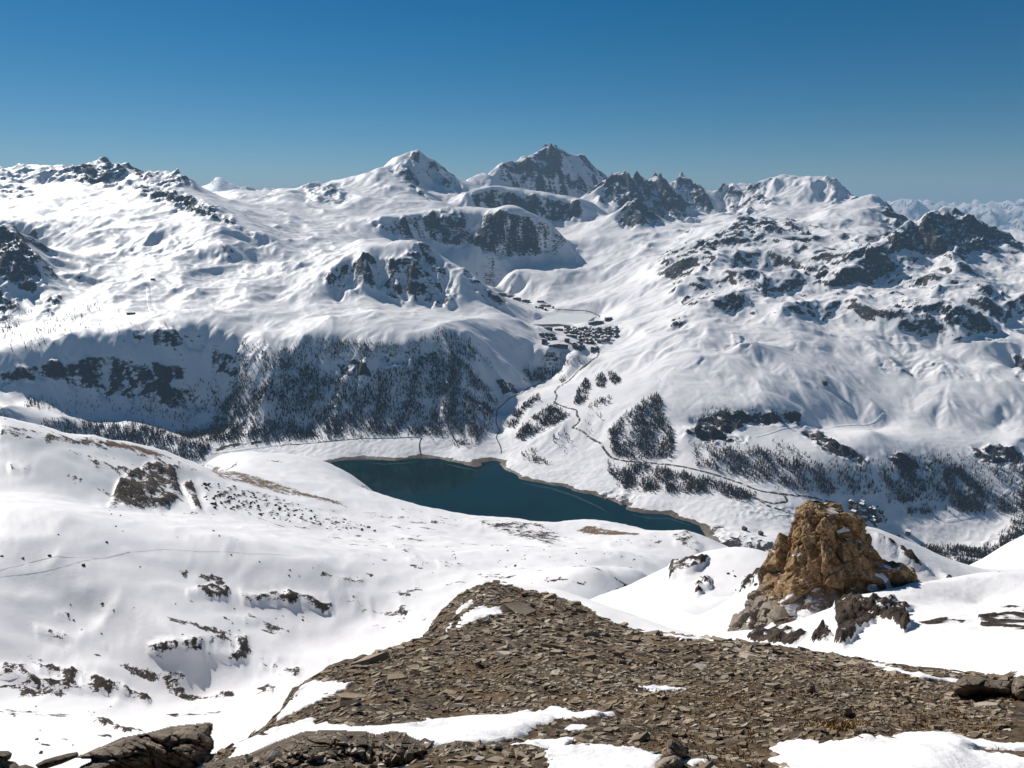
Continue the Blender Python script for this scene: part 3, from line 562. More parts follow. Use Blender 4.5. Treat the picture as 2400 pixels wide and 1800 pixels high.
# bowl
def bowl(u, v):
    """the bowl is a broad slope falling to the right and a little away"""
    b = (CV - v) / F; k = CP + b * SP; T = (SP - b * CP) / k; a = (u - CU) / F / k
    return 285.0 / (T - 0.07 - 0.38 * a)
for u, v in [(-300, 1640), (0, 1640), (300, 1645), (450, 1640), (600, 1590), (620, 1560), (250, 1570), (100, 1540), (450, 1500), (700, 1500), (850, 1450), (0, 1480), (-300, 1480), (200, 1440), (450, 1400), (700, 1400), (900, 1380), (0, 1360), (-300, 1350), (200, 1330), (500, 1330), (750, 1320), (1000, 1315), (0, 1250), (250, 1250), (500, 1250), (120, 1200), (1150, 1340)]:
    N.append(P(u, v, bowl(u, v) + 12 * math.sin(u * 0.011) * math.cos(v * 0.017)))
npts([(550, 1700, 190), (100, 1710, 140), (0, 1790, 105), (250, 1765, 112), (-300, 1790, 105), (400, 1740, 125), (30, 1670, 170), (230, 1690, 165), (330, 1700, 170), (750, 1250, 830), (1000, 1265, 890), (1250, 1285, 860), (1450, 1295, 850), (0, 1150, 640), (200, 1180, 690), (0, 1060, 725), (150, 1085, 745), (300, 1120, 800), (400, 1195, 745), (450, 1150, 880), (600, 1205, 860), (650, 1150, 1090), (800, 1205, 1050), (900, 1250, 930), (750, 1110, 1320), (600, 1100, 1260), (550, 1086, 1350),
      (-300, 1150, 640), (-300, 1060, 720), (350, 1100, 880), (250, 1060, 850), (280, 1165, 745), (350, 1200, 735), (1100, 1250, 1050), (1300, 1265, 1050), (1450, 1260, 1040), (1560, 1280, 1000)])
ncrest([(-300, 960, 800), (-100, 965, 800), (0, 973, 800), (101, 996, 850), (228, 1024, 900), (304, 1036, 950), (354, 1050, 1000), (405, 1070, 1050)], 0.25, 0.2)
npts([(451, 1086, 1090), (476, 1104, 1090), (490, 1112, 1230), (530, 1102, 1280)])
ncrest([(500, 1077, 1450), (532, 1073, 1500), (608, 1076, 1560), (670, 1077, 1600), (719, 1080, 1600), (785, 1095, 1570), (820, 1112, 1530), (851, 1133, 1500), (896, 1178, 1450), (952, 1194, 1400), (1028, 1214, 1380), (1075, 1222, 1350), (1117, 1221, 1330), (1170, 1217, 1280), (1222, 1216, 1250), (1286, 1230, 1250), (1341, 1241, 1270),
        (1352, 1228, 1210), (1366, 1220, 1200), (1400, 1219, 1200), (1455, 1229, 1190), (1500, 1236, 1170), (1545, 1246, 1150), (1595, 1244, 1140), (1630, 1248, 1120), (1660, 1260, 1100), (1700, 1277, 1100), (1850, 1330, 1050)], 0.25, 0.22)
for u, Y, z in ((2000, 700, -480), (2400, 700, -480), (2700, 700, -480), (2200, 1200, -700), (2600, 1200, -700), (2000, 350, -230), (2300, 350, -230), (2700, 350, -210), (1700, 520, -330), (1850, 520, -350)):
    N.append(U(u, Y, z))
for u in range(-300, 2900, 200): N.append(U(u, 2050, -1260))
H1 = Relief(N, 0.010, True)

NROCKS = [  # outline, soft, height, grain, rock, ymin, ymax
    ([(284, 1127), (354, 1085), (405, 1095), (425, 1160), (375, 1198), (354, 1200), (258, 1190)], 8, 19, 26, 0.80, 550, 1000),
    ([(428, 1135), (450, 1130), (472, 1195), (455, 1190)], 5, 13, 20, 0.82, 550, 1050),
    ([(0, 995), (101, 1012), (228, 1028), (354, 1054), (481, 1107), (400, 1100), (304, 1062), (152, 1040), (0, 1028)], 8, 4, 30, 0.56, 600, 1150),
    ([(200, 1070), (270, 1080), (330, 1110), (280, 1125), (220, 1100)], 10, 5, 25, 0.52, 550, 1050),
    ([(20, 1085), (70, 1090), (60, 1110), (20, 1100)], 6, 3, 15, 0.5, 500, 1000),
    ([(466, 1122), (608, 1152), (760, 1203), (901, 1244), (810, 1250), (633, 1214), (486, 1190)], 8, 5, 16, 0.44, 600, 1200),
    ([(1092, 1234), (1142, 1223), (1266, 1228), (1336, 1264), (1286, 1280), (1222, 1268), (1172, 1249)], 8, 8, 40, 0.56, 800, 1400),
    ([(1570, 1254), (1609, 1244), (1648, 1280), (1634, 1296), (1585, 1276)], 7, 8, 40, 0.56, 800, 1300),
    ([(850, 1140), (890, 1172), (905, 1182), (870, 1165)], 5, 5, 30, 0.5, 1100, 1700),
    ([(1010, 1215), (1050, 1222), (1040, 1232), (1008, 1232)], 4, 4, 30, 0.5, 1000, 1500),
    ([(1022, 1310), (1080, 1318), (1075, 1332), (1030, 1325)], 5, 3, 15, 0.5, 500, 900),
    ([(910, 1270), (960, 1275), (985, 1310), (960, 1310), (920, 1285)], 6, 3, 15, 0.46, 500, 1200),
    ([(435, 1382), (490, 1370), (537, 1376), (535, 1402), (440, 1398)], 5, 8, 18, 0.66, 300, 640),
    ([(560, 1383), (610, 1392), (660, 1388), (770, 1394), (782, 1432), (720, 1425), (658, 1412), (572, 1408)], 6, 9, 20, 0.62, 300, 640),
    ([(780, 1350), (850, 1355), (855, 1370), (790, 1372)], 6, 4, 14, 0.5, 330, 700),
    ([(820, 1390), (870, 1400), (875, 1440), (830, 1420)], 7, 4, 14, 0.45, 330, 700),
    ([(344, 1517), (456, 1500), (582, 1495), (579, 1555), (540, 1552), (481, 1540), (349, 1530)], 7, 9, 20, 0.52, 230, 600),
    ([(510, 1440), (560, 1440), (610, 1448), (600, 1465), (520, 1462)], 7, 3, 12, 0.40, 230, 600),
    ([(0, 1560), (60, 1556), (130, 1568), (180, 1570), (243, 1592), (300, 1615), (356, 1640), (345, 1652), (283, 1630), (212, 1625), (111, 1616), (0, 1592)], 6, 8, 13, 0.66, 180, 480),
    ([(75, 1460), (150, 1478), (170, 1500), (140, 1502), (90, 1480)], 6, 5, 14, 0.5, 230, 560),
    ([(185, 1473), (235, 1500), (250, 1516), (215, 1505)], 5, 5, 14, 0.6, 230, 560),
    ([(130, 1430), (165, 1440), (160, 1450), (130, 1442)], 5, 3, 12, 0.5, 230, 560),
    ([(597, 1547), (709, 1557), (705, 1598), (640, 1590), (600, 1560)], 7, 6, 15, 0.48, 180, 560),
    ([(142, 1657), (212, 1667), (283, 1705), (350, 1718), (300, 1722), (253, 1704), (190, 1676)], 4, 3, 7, 0.62, 90, 200),
    ([(10, 1675), (50, 1668), (55, 1685), (20, 1688)], 3, 1.5, 6, 0.55, 90, 200),
    ([(225, 1722), (262, 1724), (258, 1734), (228, 1733)], 3, 1.5, 6, 0.6, 80, 200),
    ([(80, 1743), (125, 1745), (120, 1754), (88, 1752)], 3, 1.5, 6, 0.6, 80, 200),
    ([(115, 1728), (160, 1735), (158, 1742), (118, 1737)], 3, 1, 6, 0.55, 80, 200),
    ([(1570, 1318), (1600, 1315), (1660, 1305), (1640, 1330), (1600, 1345), (1570, 1355)], 5, 6, 14, 0.60, 180, 345),
    ([(1625, 1365), (1665, 1350), (1665, 1375), (1632, 1390)], 4, 6, 10, 0.66, 150, 330),
    ([(1720, 1375), (1770, 1350), (1790, 1340), (1800, 1355), (1745, 1390)], 4, 4, 10, 0.55, 120, 330),
    ([(2146, 1458), (2206, 1449), (2275, 1454), (2257, 1461), (2175, 1465)], 3, 0.5, 4, 0.9, 35, 120),
    ([(2290, 1444), (2340, 1440), (2420, 1425), (2420, 1474), (2301, 1472)], 4, 0.5, 4, 0.80, 35, 120),
    ([(2300, 1428), (2400, 1420), (2400, 1428)], 3, 0.5, 4, 0.8, 35, 120),
    ([(1960, 1215), (2030, 1240), (2110, 1290), (2210, 1350), (2245, 1378), (2225, 1378), (2120, 1315), (2000, 1245)], 4, 3, 9, 0.50, 115, 160),
    ([(1900, 1345), (2000, 1300), (2080, 1340), (2040, 1390)], 10, 2, 8, 0.35, 100, 135),
]
NBROWN = [([(471, 1085), (608, 1115), (734, 1155), (962, 1223), (861, 1200), (658, 1156), (506, 1116)], 8, 0.58, 700, 1600), ([(250, 1032), (354, 1052), (420, 1080), (340, 1068), (250, 1045)], 6, 0.65, 700, 1150),
          ([(1346, 1243), (1376, 1228), (1500, 1250), (1500, 1258), (1380, 1255)], 5, 0.62, 900, 1400), ([(840, 1190), (960, 1215), (950, 1225), (850, 1205)], 5, 0.4, 900, 1600), ([(1160, 1235), (1280, 1232), (1270, 1250)], 5, 0.42, 900, 1500)]
SCREE = [(480, 1830), (480, 1772), (560, 1742), (624, 1702), (655, 1668), (687, 1613), (772, 1566), (883, 1528), (993, 1494), (1021, 1447), (1085, 1388), (1155, 1360), (1219, 1378), (1274, 1389), (1367, 1420), (1410, 1446), (1468, 1471), (1560, 1483), (1671, 1498), (1760, 1507), (1852, 1519), (1965, 1535), (2078, 1557), (2250, 1580), (2400, 1593), (2800, 1630), (2800, 2600), (-400, 2600), (-400, 1830)]

def _foot(L): return [(1700 + x / 3.16, 1140 + y / 3.16) for x, y in L]
NROCKS += [  # dark craggy feet of the pinnacle breaking through the snow saddle
    (_foot([(800, 880), (930, 825), (1060, 870), (1170, 840), (1300, 880), (1390, 890), (1330, 930), (1365, 1030), (1320, 1085), (1200, 1010), (1130, 1000), (1040, 1050), (960, 1110), (930, 1170), (870, 1195), (800, 1190), (830, 1050)]), 5, 2.0, 2.6, 0.84, 36, 66),
    (_foot([(620, 1170), (650, 1100), (720, 1020), (790, 1120), (700, 1190)]), 4, 1.4, 1.8, 0.86, 36, 66),
    (_foot([(150, 1130), (260, 1040), (470, 1060), (600, 1090), (500, 1180), (200, 1150)]), 5, 1.2, 1.8, 0.84, 36, 66)]
def near_relief(x, y, full=False):
    z = H1(x, y)
    uu, vv = proj(x, y, z)
    rock = np.zeros(x.shape); rough = np.zeros(x.shape); crag = np.zeros(x.shape); earth = np.zeros(x.shape)
    w = y * 0.012
    wx = x + w * perlin(x / (4 * w), y / (4 * w), 41); wy = y + w * perlin(x / (4 * w), y / (4 * w), 43)
    for poly, soft, amp, wl, rk, y0, y1 in NROCKS:
        m = area(uu, vv, y, poly, soft, y0, y1); s = m > 0
        if not s.any(): continue
        n = ridged(wx[s] / wl, wy[s] / wl, 6, 0.55, seed=int(wl) % 13)
        crag[s] += m[s] * amp * (0.30 + 0.55 * (n - 0.42))
        rock[s] = np.maximum(rock[s], m[s] * (rk - 0.08 + 0.9 * (n - 0.40))); rough[s] = np.maximum(rough[s], m[s])
    for poly, soft, e, y0, y1 in NBROWN:
        m = area(uu, vv, y, poly, soft, y0, y1)
        earth = np.maximum(earth, m * (e + 0.5 * fbm(x / 60 + y / 90, y / 12 - x / 30, 4, 0.6, 8)))
    far_w = smooth(60, 160, y)
    calm = (1 - 0.6 * rough) * far_w
    z2 = z + crag + calm * (7 * fbm(x / 150, y / 150, 4, 0.5, 2) * smooth(100, 500, y) + 1.6 * (ridged(wx / 42, wy / 60, 3, 0.5, 6) - 0.5) + 0.3 * fbm(x / 9, y / 9, 3, 0.5, 14))
    sc = smooth(-5, 3, poly_sd(uu, vv, SCREE)) * (y < 42)
    z2 += (0.16 * fbm(x / 1.9, y / 1.9, 4, 0.55, 12) + 0.10 * (ridged(x / 0.8, y / 0.8, 4, 0.55, 15) - 0.45)) * sc
    z2 += (0.34 * fbm(x / 9, y / 6, 4, 0.5, 19) + 0.16 * (ridged(x / 5.5 + y / 9, y / 1.6, 4, 0.55, 29) - 0.45)) * (1 - sc) * (1 - far_w)
    spk = smooth(0.10, 0.32, fbm(x / 34, y / 24, 5, 0.62, 61)) * smooth(-0.1, 0.25, fbm(x / 230, y / 230, 2, 0.5, 63)) * smooth(170, 260, y)
    if full: return z2, np.maximum(rock, 0.0), earth, sc, spk, rough, uu, vv
    return z2

M_NEAR = mat_alpine('near_hillside', 4.0, (0.016, 0.012, 0.010), (0.052, 0.038, 0.031), (0.10, 0.072, 0.053), (0.20, 0.12, 0.065), 1.0, 1.0)
def build_near(name, a, q, mat, y_scree=False):
    A, Q_ = np.meshgrid(a, q); Yw = np.exp(Q_); Xw = A * Yw
    z, rock, earth, sc, spk, rough, uu, vv = near_relief(Xw, Yw, True)
    dzr = np.gradient(z, axis=0) / np.gradient(Yw, axis=0); dzc = np.gradient(z, axis=1) / np.gradient(Xw, axis=1)
    slope = np.degrees(np.arctan(np.hypot(dzc, dzr - dzc * A)))
    n = fbm(Xw / (Yw * 0.02), Yw / (Yw * 0.02), 3, 0.6, 17)
    rk = rock + rough * (0.34 * smooth(28, 55, slope) - 0.05 + 0.2 * n) + 0.5 * smooth(48, 60, slope) * (1 - rough) * smooth(45, 80, Yw) + 0.62 * spk * (1 - rough)
    rk = np.minimum(rk, 0.74 + 0.12 * n)
    o = grid_mesh(name, Xw, Yw, z, mat, {'rock': rk * (1 - sc), 'earth': earth, 'scree': sc})
    return tag(o, kind='structure'), (Xw, Yw, z)
hill, HG = build_near('snow_hillside', axis(-0.95, 0.95, 520, outer=14), np.concatenate([np.linspace(Q(41), Q(1650), 410, endpoint=False), np.linspace(Q(1650), Q(2000), 8)]), M_NEAR)
tag(hill, 'snow bowl and hillside with dark outcrops above the lake')

def scree_mat():
    t = NT('scree_ground')
    n1 = t.noise(9, 6, 0.65); n2 = t.noise(1.1, 4, 0.5); n3 = t.noise(34, 4, 0.6)
    soil = t.ramp(n1, [(0.34, (0.030, 0.021, 0.013)), (0.5, (0.105, 0.075, 0.047)), (0.68, (0.26, 0.205, 0.145))])
    soil = t.mix(t.step(n2, 0.45, 0.7, 0, 0.7), soil, (0.19, 0.118, 0.058, 1))
    sm = t.step(t.math('ADD', t.attr('scree'), t.math('MULTIPLY', t.math('SUBTRACT', n1, 0.5), 0.8)), 0.4, 0.55)
    rk = t.step(t.math('ADD', t.attr('rock'), t.math('MULTIPLY', t.math('SUBTRACT', n1, 0.5), 0.8)), 0.4, 0.55)
    col = t.mix(t.math('MAXIMUM', sm, rk), SNOW, soil)
    nb = t.bump(n3, 0.03, t.math('MULTIPLY_ADD', sm, 0.9, 0.05)); nb = t.bump(n1, 0.07, t.math('MULTIPLY_ADD', sm, 0.95, 0.05), nb)
    return t.finish(col, 0.85, nb)
M_SCREE = scree_mat()
scree, SG = build_near('scree_slope', axis(-0.95, 0.95, 290, outer=8), np.linspace(Q(1.9), Q(41), 165), M_SCREE)
tag(scree, 'brown stony scree spur below the viewpoint')

def hit(us, vs_, fun, y0, y1, n=160, last=False):
    """where the sight lines of surveyed points meet the ground"""
    us, vs_ = np.asarray(us, float), np.asarray(vs_, float)
    Yt = np.exp(np.linspace(Q(y0), Q(y1), n))
    b = (CV - vs_)[:, None] / F; s = Yt[None] / (CP + b * SP)
    x = (us - CU)[:, None] / F * s; z = s * (-SP + b * CP)
    d = z - fun(x, np.broadcast_to(Yt, x.shape))
    sg = (d[:, :-1] > 0) & (d[:, 1:] <= 0)
    k = np.where(sg.any(1), sg.argmax(1), n - 2); r = np.arange(len(us))
    d0, d1 = d[r, k], d[r, k + 1]; t = np.clip(d0 / (d0 - d1 + 1e-9), 0, 1)
    Yh = Yt[k] + t * (Yt[k + 1] - Yt[k])
    out = np.array([P(u, v, y) for u, v, y in zip(us, vs_, Yh)])
    return out, sg.any(1)

# snow patches lying on the scree
def c3(L): return [(560 + x / 2.353, 1340 + y / 2.353) for x, y in L]
def c4(L): return [(1400 + x / 2.212, 1400 + y / 2.212) for x, y in L]
def c7(L): return [(1500 + x / 2.458, 1640 + y / 2.458) for x, y in L]
PATCHES = [
    (c3([(1193, 225), (1235, 185), (1280, 155), (1292, 175), (1245, 212), (1205, 236)]), 'narrow snow strip on the rocky left edge near the knoll top'),
    (c3([(1312, 142), (1340, 126), (1372, 120), (1345, 138)]), 'tiny snow sliver just under the knoll summit'),
    (c3([(1195, 318), (1222, 262), (1240, 230), (1330, 190), (1390, 200), (1450, 195), (1455, 230), (1330, 255), (1270, 285), (1220, 312)]), 'bright snow patch below the top of the scree knoll'),
    (c3([(1140, 325), (1160, 290), (1180, 270), (1175, 295), (1155, 325)]), 'thin snow streak in the dark rock left of the knoll'),
    (c3([(200, 822), (240, 770), (300, 690), (350, 625), (420, 605), (500, 600), (540, 618), (630, 612), (560, 660), (440, 715), (330, 765), (230, 815)]), 'triangular snow patch on the left flank of the scree'),
    (c3([(-60, 1045), (-10, 955), (170, 880), (300, 840), (400, 812), (420, 850), (470, 838), (560, 852), (640, 862), (720, 850), (870, 850), (1100, 822), (1350, 800), (1600, 770), (1760, 752), (1870, 780), (2060, 778), (2050, 800), (1750, 812), (1700, 835), (1530, 905), (1450, 935), (1380, 948), (1190, 960), (1050, 960), (930, 930), (800, 920), (740, 930), (600, 920), (350, 925), (170, 990), (60, 1035)]), 'long snow band crossing the scree from left to centre'),
    (c3([(1490, 962), (1600, 935), (1760, 925), (1855, 918), (1835, 942), (1790, 968), (1690, 985), (1560, 975)]), 'short snow tongue beside the dark mossy mound'),
    ([(1285, 1752), (1389, 1747), (1486, 1752), (1549, 1776), (1545, 1800), (1540, 1850), (1300, 1850)], 'snow patch at the bottom between the mound and pale boulder'),
    (c7([(752, 282), (800, 262), (860, 250), (990, 238), (1060, 252), (1170, 240), (1300, 230), (1420, 235), (1500, 205), (1620, 190), (1700, 200), (1780, 190), (1900, 230), (2000, 240), (2110, 262), (2300, 250), (2300, 288), (2100, 290), (1950, 280), (1880, 295), (2050, 320), (2300, 338), (2300, 560), (780, 560), (830, 385), (785, 350), (800, 320)]), 'wide snow patch filling the bottom right of the scree'),
    (c4([(210, 482), (250, 470), (290, 460), (370, 466), (460, 478), (360, 488)]), 'small lone snow patch in the middle of the scree'),
    (c3([(1802, 868), (1832, 850), (1910, 855), (1900, 876), (1820, 882)]), 'little snow lens right of the long snow band'),
    (c4([(435, 852), (500, 842), (565, 840), (572, 862), (500, 872)]), 'small snow remnant right of the pale boulder'),
    (c3([(135, 1032), (200, 1018), (230, 1045), (310, 1055), (290, 1075), (180, 1058)]), 'grey snow scrap among stones at the lower left'),
    (c4([(1400, 340), (1500, 352), (1620, 393), (1890, 430), (1870, 442), (1700, 422), (1500, 378)]), 'thin snow strip along the far right scree edge'),
    (c4([(150, 172), (260, 176), (400, 196), (560, 216), (640, 224), (560, 226), (380, 210), (240, 190)]), 'narrow snow ribbon behind the right shoulder of the knoll'),
]
def snow_mat():
    t = NT('snow_patch'); n = t.noise(3.0, 5, 0.55); n2 = t.noise(40, 3, 0.6); n3 = t.noise(0.9, 3)
    col = t.mix(t.step(n3, 0.4, 0.7), SNOW, (0.87, 0.845, 0.84, 1))
    return t.finish(col, 0.5, t.bump(n2, 0.006, 0.5, t.bump(n, 0.07, 0.8)))
M_SNOW = snow_mat()
pi = 0
for poly, lab in PATCHES:
    dense = []
    for i in range(len(poly)):
        (x0, y0), (x1, y1) = poly[i], poly[(i + 1) % len(poly)]
        m = max(1, int(math.hypot(x1 - x0, y1 - y0) / 12))
        dense += [(x0 + (x1 - x0) * k / m, y0 + (y1 - y0) * k / m) for k in range(m)]
    pu = np.array(dense); W, ok = hit(pu[:, 0], pu[:, 1], near_relief, 2.2, 42, 200)
    W = W[:, :2]; lo, hi = W.min(0) - 0.15, W.max(0) + 0.15
    ext = (hi - lo); h = max(0.012, math.sqrt(ext[0] * ext[1] / 7000.0))
    gx = np.arange(lo[0], hi[0] + h, h); gy = np.arange(lo[1], hi[1] + h, h); GX, GY = np.meshgrid(gx, gy)
    d = poly_sd(GX, GY, [tuple(p) for p in W])
    size = math.sqrt(ext[0] * ext[1]); d = d + 0.075 * size ** 0.5 * fbm(GX / 0.34, GY / 0.22, 5, 0.7, 71)
    T = 0.010 + 0.008 * min(3, size)
    zz = near_relief(GX, np.maximum(GY, 1.9))
    k = np.ones(9) / 9.0
    zs = zz.copy()
    for ax in (0, 1):
        zs = np.apply_along_axis(lambda r: np.convolve(np.pad(r, 4, 'edge'), k, 'valid'), ax, zs)
    wgt = smooth(0.0, 0.4, d)
    zz = zz * (1 - wgt) + zs * wgt + T * (1 - np.exp(-np.clip(d, -1, 9) / 0.16)) * np.where(d > 0, 1, 1.0) + 0.015
    zz = np.where(d < 0, np.minimum(zz, near_relief(GX, np.maximum(GY, 1.9)) + 0.015 + d * 1.2), zz)
    o = grid_mesh('snow_patch', GX, GY, zz, M_SNOW, None, d > -0.05)
    tag(o, lab, 'snow patch', 'snow patches on the scree')

# ------------------------------------------------------------------ rock pinnacle
def rock_mat(name, dark, mid, light, accent, sc, bump=1.0, snow=True, grey=None):
    t = NT(name)
    n1 = t.noise(1 / sc, 8, 0.62); n2 = t.noise(1 / (sc * 0.22), 6, 0.62); n3 = t.noise(1 / (sc * 3.5), 4, 0.5); cr = t.voronoi(1 / (sc * 0.55), 'DISTANCE_TO_EDGE', (1, 1, 0.6))
    col = t.ramp(n1, [(0.28, dark), (0.45, mid), (0.6, light), (0.78, accent)])
    col = t.mix(t.step(n2, 0.35, 0.6, 0.55, 0.0), col, (*dark, 1))
    if grey: col = t.mix(t.step(t.math('ADD', n3, t.attr('grey')), 0.5, 0.8), col, (*grey, 1))
    crack = t.step(cr, 0.0, 0.10, 1, 0)
    col = t.mix(t.math('MULTIPLY', crack, 0.45), col, (*dark, 1))
    nb = t.bump(n2, sc * 0.10 * bump, 0.9); nb = t.bump(n1, sc * 0.28 * bump, 0.9, nb); nb = t.bump(cr, sc * 0.06 * bump, 0.5, nb)
    if snow:
        sm = t.step(t.math('ADD', t.attr('snow'), t.math('MULTIPLY', t.math('SUBTRACT', n1, 0.5), 0.9)), 0.44, 0.56)
        col = t.mix(sm, col, SNOW)
    return t.finish(col, 0.88, nb)
M_PIN = rock_mat('ochre_rock', (0.065, 0.037, 0.018), (0.29, 0.18, 0.088), (0.44, 0.295, 0.16), (0.52, 0.385, 0.24), 0.9, 0.45, True, (0.30, 0.25, 0.20))
def c5(L): return [(1700 + x / 3.16, 1140 + y / 3.16) for x, y in L]
def pinnacle():
    lv = [1176, 1187, 1213, 1248, 1289, 1323, 1361, 1390, 1403, 1437, 1456, 1498, 1545]
    lu = [1904, 1888, 1881, 1859, 1840, 1832, 1808, 1793, 1775, 1764, 1750, 1742, 1738]
    rv = [1176, 1187, 1192, 1203, 1222, 1244, 1298, 1317, 1342, 1377, 1422, 1460, 1482, 1518, 1545]
    ru = [1922, 1938, 1970, 1994, 2006, 2014, 2050, 2082, 2116, 2138, 2146, 2138, 2120, 2085, 2070]
    nv, nt = 220, 290
    v = 1176 + (1545 - 1176) * np.linspace(0, 1, nv) ** 1.05
    L, R = np.interp(v, lv, lu), np.interp(v, rv, ru)
    Yc = np.interp(v, [1176, 1350, 1545], [69.5, 68, 63])
    b = (CV - v) / F; s = Yc / (CP + b * SP); zc = s * (-SP + b * CP)
    xc = ((L + R) / 2 - CU) / F * s; w = (R - L) / 2 / F * s; d = np.clip(w * 0.85, 0.2, 5.2)
    th = np.linspace(-math.pi * 1.5, math.pi * 0.5, nt)
    TH, _ = np.meshgrid(th, v)
    ct, st = np.cos(TH), np.sin(TH)
    # section cut by steep joint planes: flat faces meeting in sharp edges
    fr = np.random.RandomState(8); hz = np.linspace(0, 1, nv)[:, None]; fac = np.full(TH.shape, 9.0)
    for th0 in np.linspace(-math.pi, math.pi, 9)[:-1] + fr.uniform(-0.25, 0.25, 8):
        c0 = np.interp(hz[:, 0] + 0.02, np.linspace(0, 1.1, 6), fr.uniform(0.93, 1.10, 6))[:, None]
        fac = np.minimum(fac, c0 / np.maximum(np.cos(TH - th0), 0.05))
    fac = np.minimum(fac, 1.16); cx, sy = ct * fac, st * fac
    X = xc[:, None] + w[:, None] * cx; Y = Yc[:, None] + d[:, None] * sy; Z = np.repeat(zc[:, None], nt, 1)
    arc = TH * 5.0; wa, wz = arc, Z
    k = np.clip(w / 2.6, 0.12, 1)[:, None]
    nx, ny = ct / np.maximum(w, 0.3)[:, None], st / np.maximum(d, 0.3)[:, None]; nl = np.hypot(nx, ny) + 1e-6; nx, ny = nx / nl, ny / nl
    pr_ = np.random.RandomState(21)
    def blocks(cnt, stretch):
        """fractured blocks: every point belongs to its nearest block, which sits in or out and is tilted"""
        pts_ = np.stack([X, Y, Z * stretch], -1).reshape(-1, 3).astype(np.float32)
        pts_ = pts_ + 0.10 * np.stack([perlin(arc / 0.7, Z / 0.7, 61), perlin(arc / 0.7, Z / 0.7, 63), perlin(arc / 0.7, Z / 0.7, 65)], -1).reshape(-1, 3)
        cen = pts_[pr_.choice(len(pts_), cnt, replace=False)]; offc = pr_.uniform(-1, 1, cnt); tilt = pr_.normal(0, 1, (cnt, 3))
        out = np.empty(len(pts_)); edge = np.empty(len(pts_))
        for a in range(0, len(pts_), 8000):
            q_ = pts_[a:a + 8000]; dd = ((q_ ** 2).sum(1)[:, None] - 2 * q_ @ cen.T + (cen ** 2).sum(1)); c_ = dd.argmin(1)
            two = np.partition(dd, 1, axis=1)[:, :2]; edge[a:a + 8000] = np.sqrt(np.maximum(two[:, 1], 0)) - np.sqrt(np.maximum(two[:, 0], 0))
            out[a:a + 8000] = offc[c_] + 0.55 * ((q_ - cen[c_]) * tilt[c_]).sum(1)
        return out.reshape(X.shape), edge.reshape(X.shape)
    b1, e1 = blocks(60, 0.45); b2, e2 = blocks(420, 0.7); b3, e3 = blocks(1600, 0.9)
    butt = ridged(arc / 3.0 + 0.15 * Z, Z / 9.0, 3, 0.5, 2) - 0.45
    disp = k * (0.30 * butt + 0.48 * np.clip(b1, -1.3, 1.3) + 0.22 * np.clip(b2, -1.3, 1.3) + 0.09 * np.clip(b3, -1.3, 1.3) - 0.20 * np.exp(-e1 / 0.10) - 0.12 * np.exp(-e2 / 0.06))
    X = X + disp * nx; Y = Y + disp * ny; Z = Z + 0.22 * k * np.clip(b1, -1.5, 1.5) + 0.10 * k * np.clip(b2, -1.5, 1.5)
    Px = np.stack([X, Y, Z], -1); du = np.gradient(Px, axis=1); dv = np.gradient(Px, axis=0)
    nn = np.cross(du, dv); nz = np.abs(nn[..., 2]) / (np.linalg.norm(nn, axis=-1) + 1e-9); up = nn[..., 2] * np.sign((nn[..., 0] * nx + nn[..., 1] * ny)) > 0
    uu, vv = proj(X, Y, Z)
    snow = np.where(up, smooth(0.72, 0.92, nz), 0) * 0.55 + 0.2 * fbm(wa / 2, wz / 2, 3, 0.5, 33) - 0.10
    snow += 0.16 * smooth(1420, 1510, vv) * smooth(0.45, 0.8, nz)
    for poly in ([(430, 880), (500, 870), (530, 950), (470, 960)], [(760, 1000), (830, 910), (860, 950), (800, 1110), (770, 1080)], [(860, 920), (910, 905), (930, 940), (890, 980)], [(640, 990), (710, 950), (720, 1040), (660, 1060)], [(820, 335), (900, 290), (925, 330), (840, 348)],
                 [(1040, 750), (1100, 700), (1140, 770), (1080, 780)], [(1120, 660), (1160, 635), (1200, 680), (1245, 765), (1200, 770), (1170, 690)], [(480, 510), (560, 490), (570, 505), (500, 520)], [(540, 1060), (600, 1010), (640, 1100), (560, 1100)], [(330, 1110), (400, 1085), (470, 1160), (330, 1160)], [(380, 860), (500, 785), (510, 800), (400, 870)], [(870, 370), (930, 390), (900, 400)], [(1060, 870), (1110, 890), (1120, 930), (1080, 920)]):
        snow = np.maximum(snow, area(uu, vv, Y, c5(poly), 5) * 0.95)
    grey = 0.30 * smooth(1350, 1450, vv) + 0.12 * smooth(1900, 1780, uu) - 0.05
    o = grid_mesh('rock_pinnacle', X, Y, Z, M_PIN, {'snow': snow, 'grey': grey}, smooth_=False)
    return tag(o, 'tall ochre brown rock pinnacle rising from the snow saddle', 'rock')
pin = pinnacle()

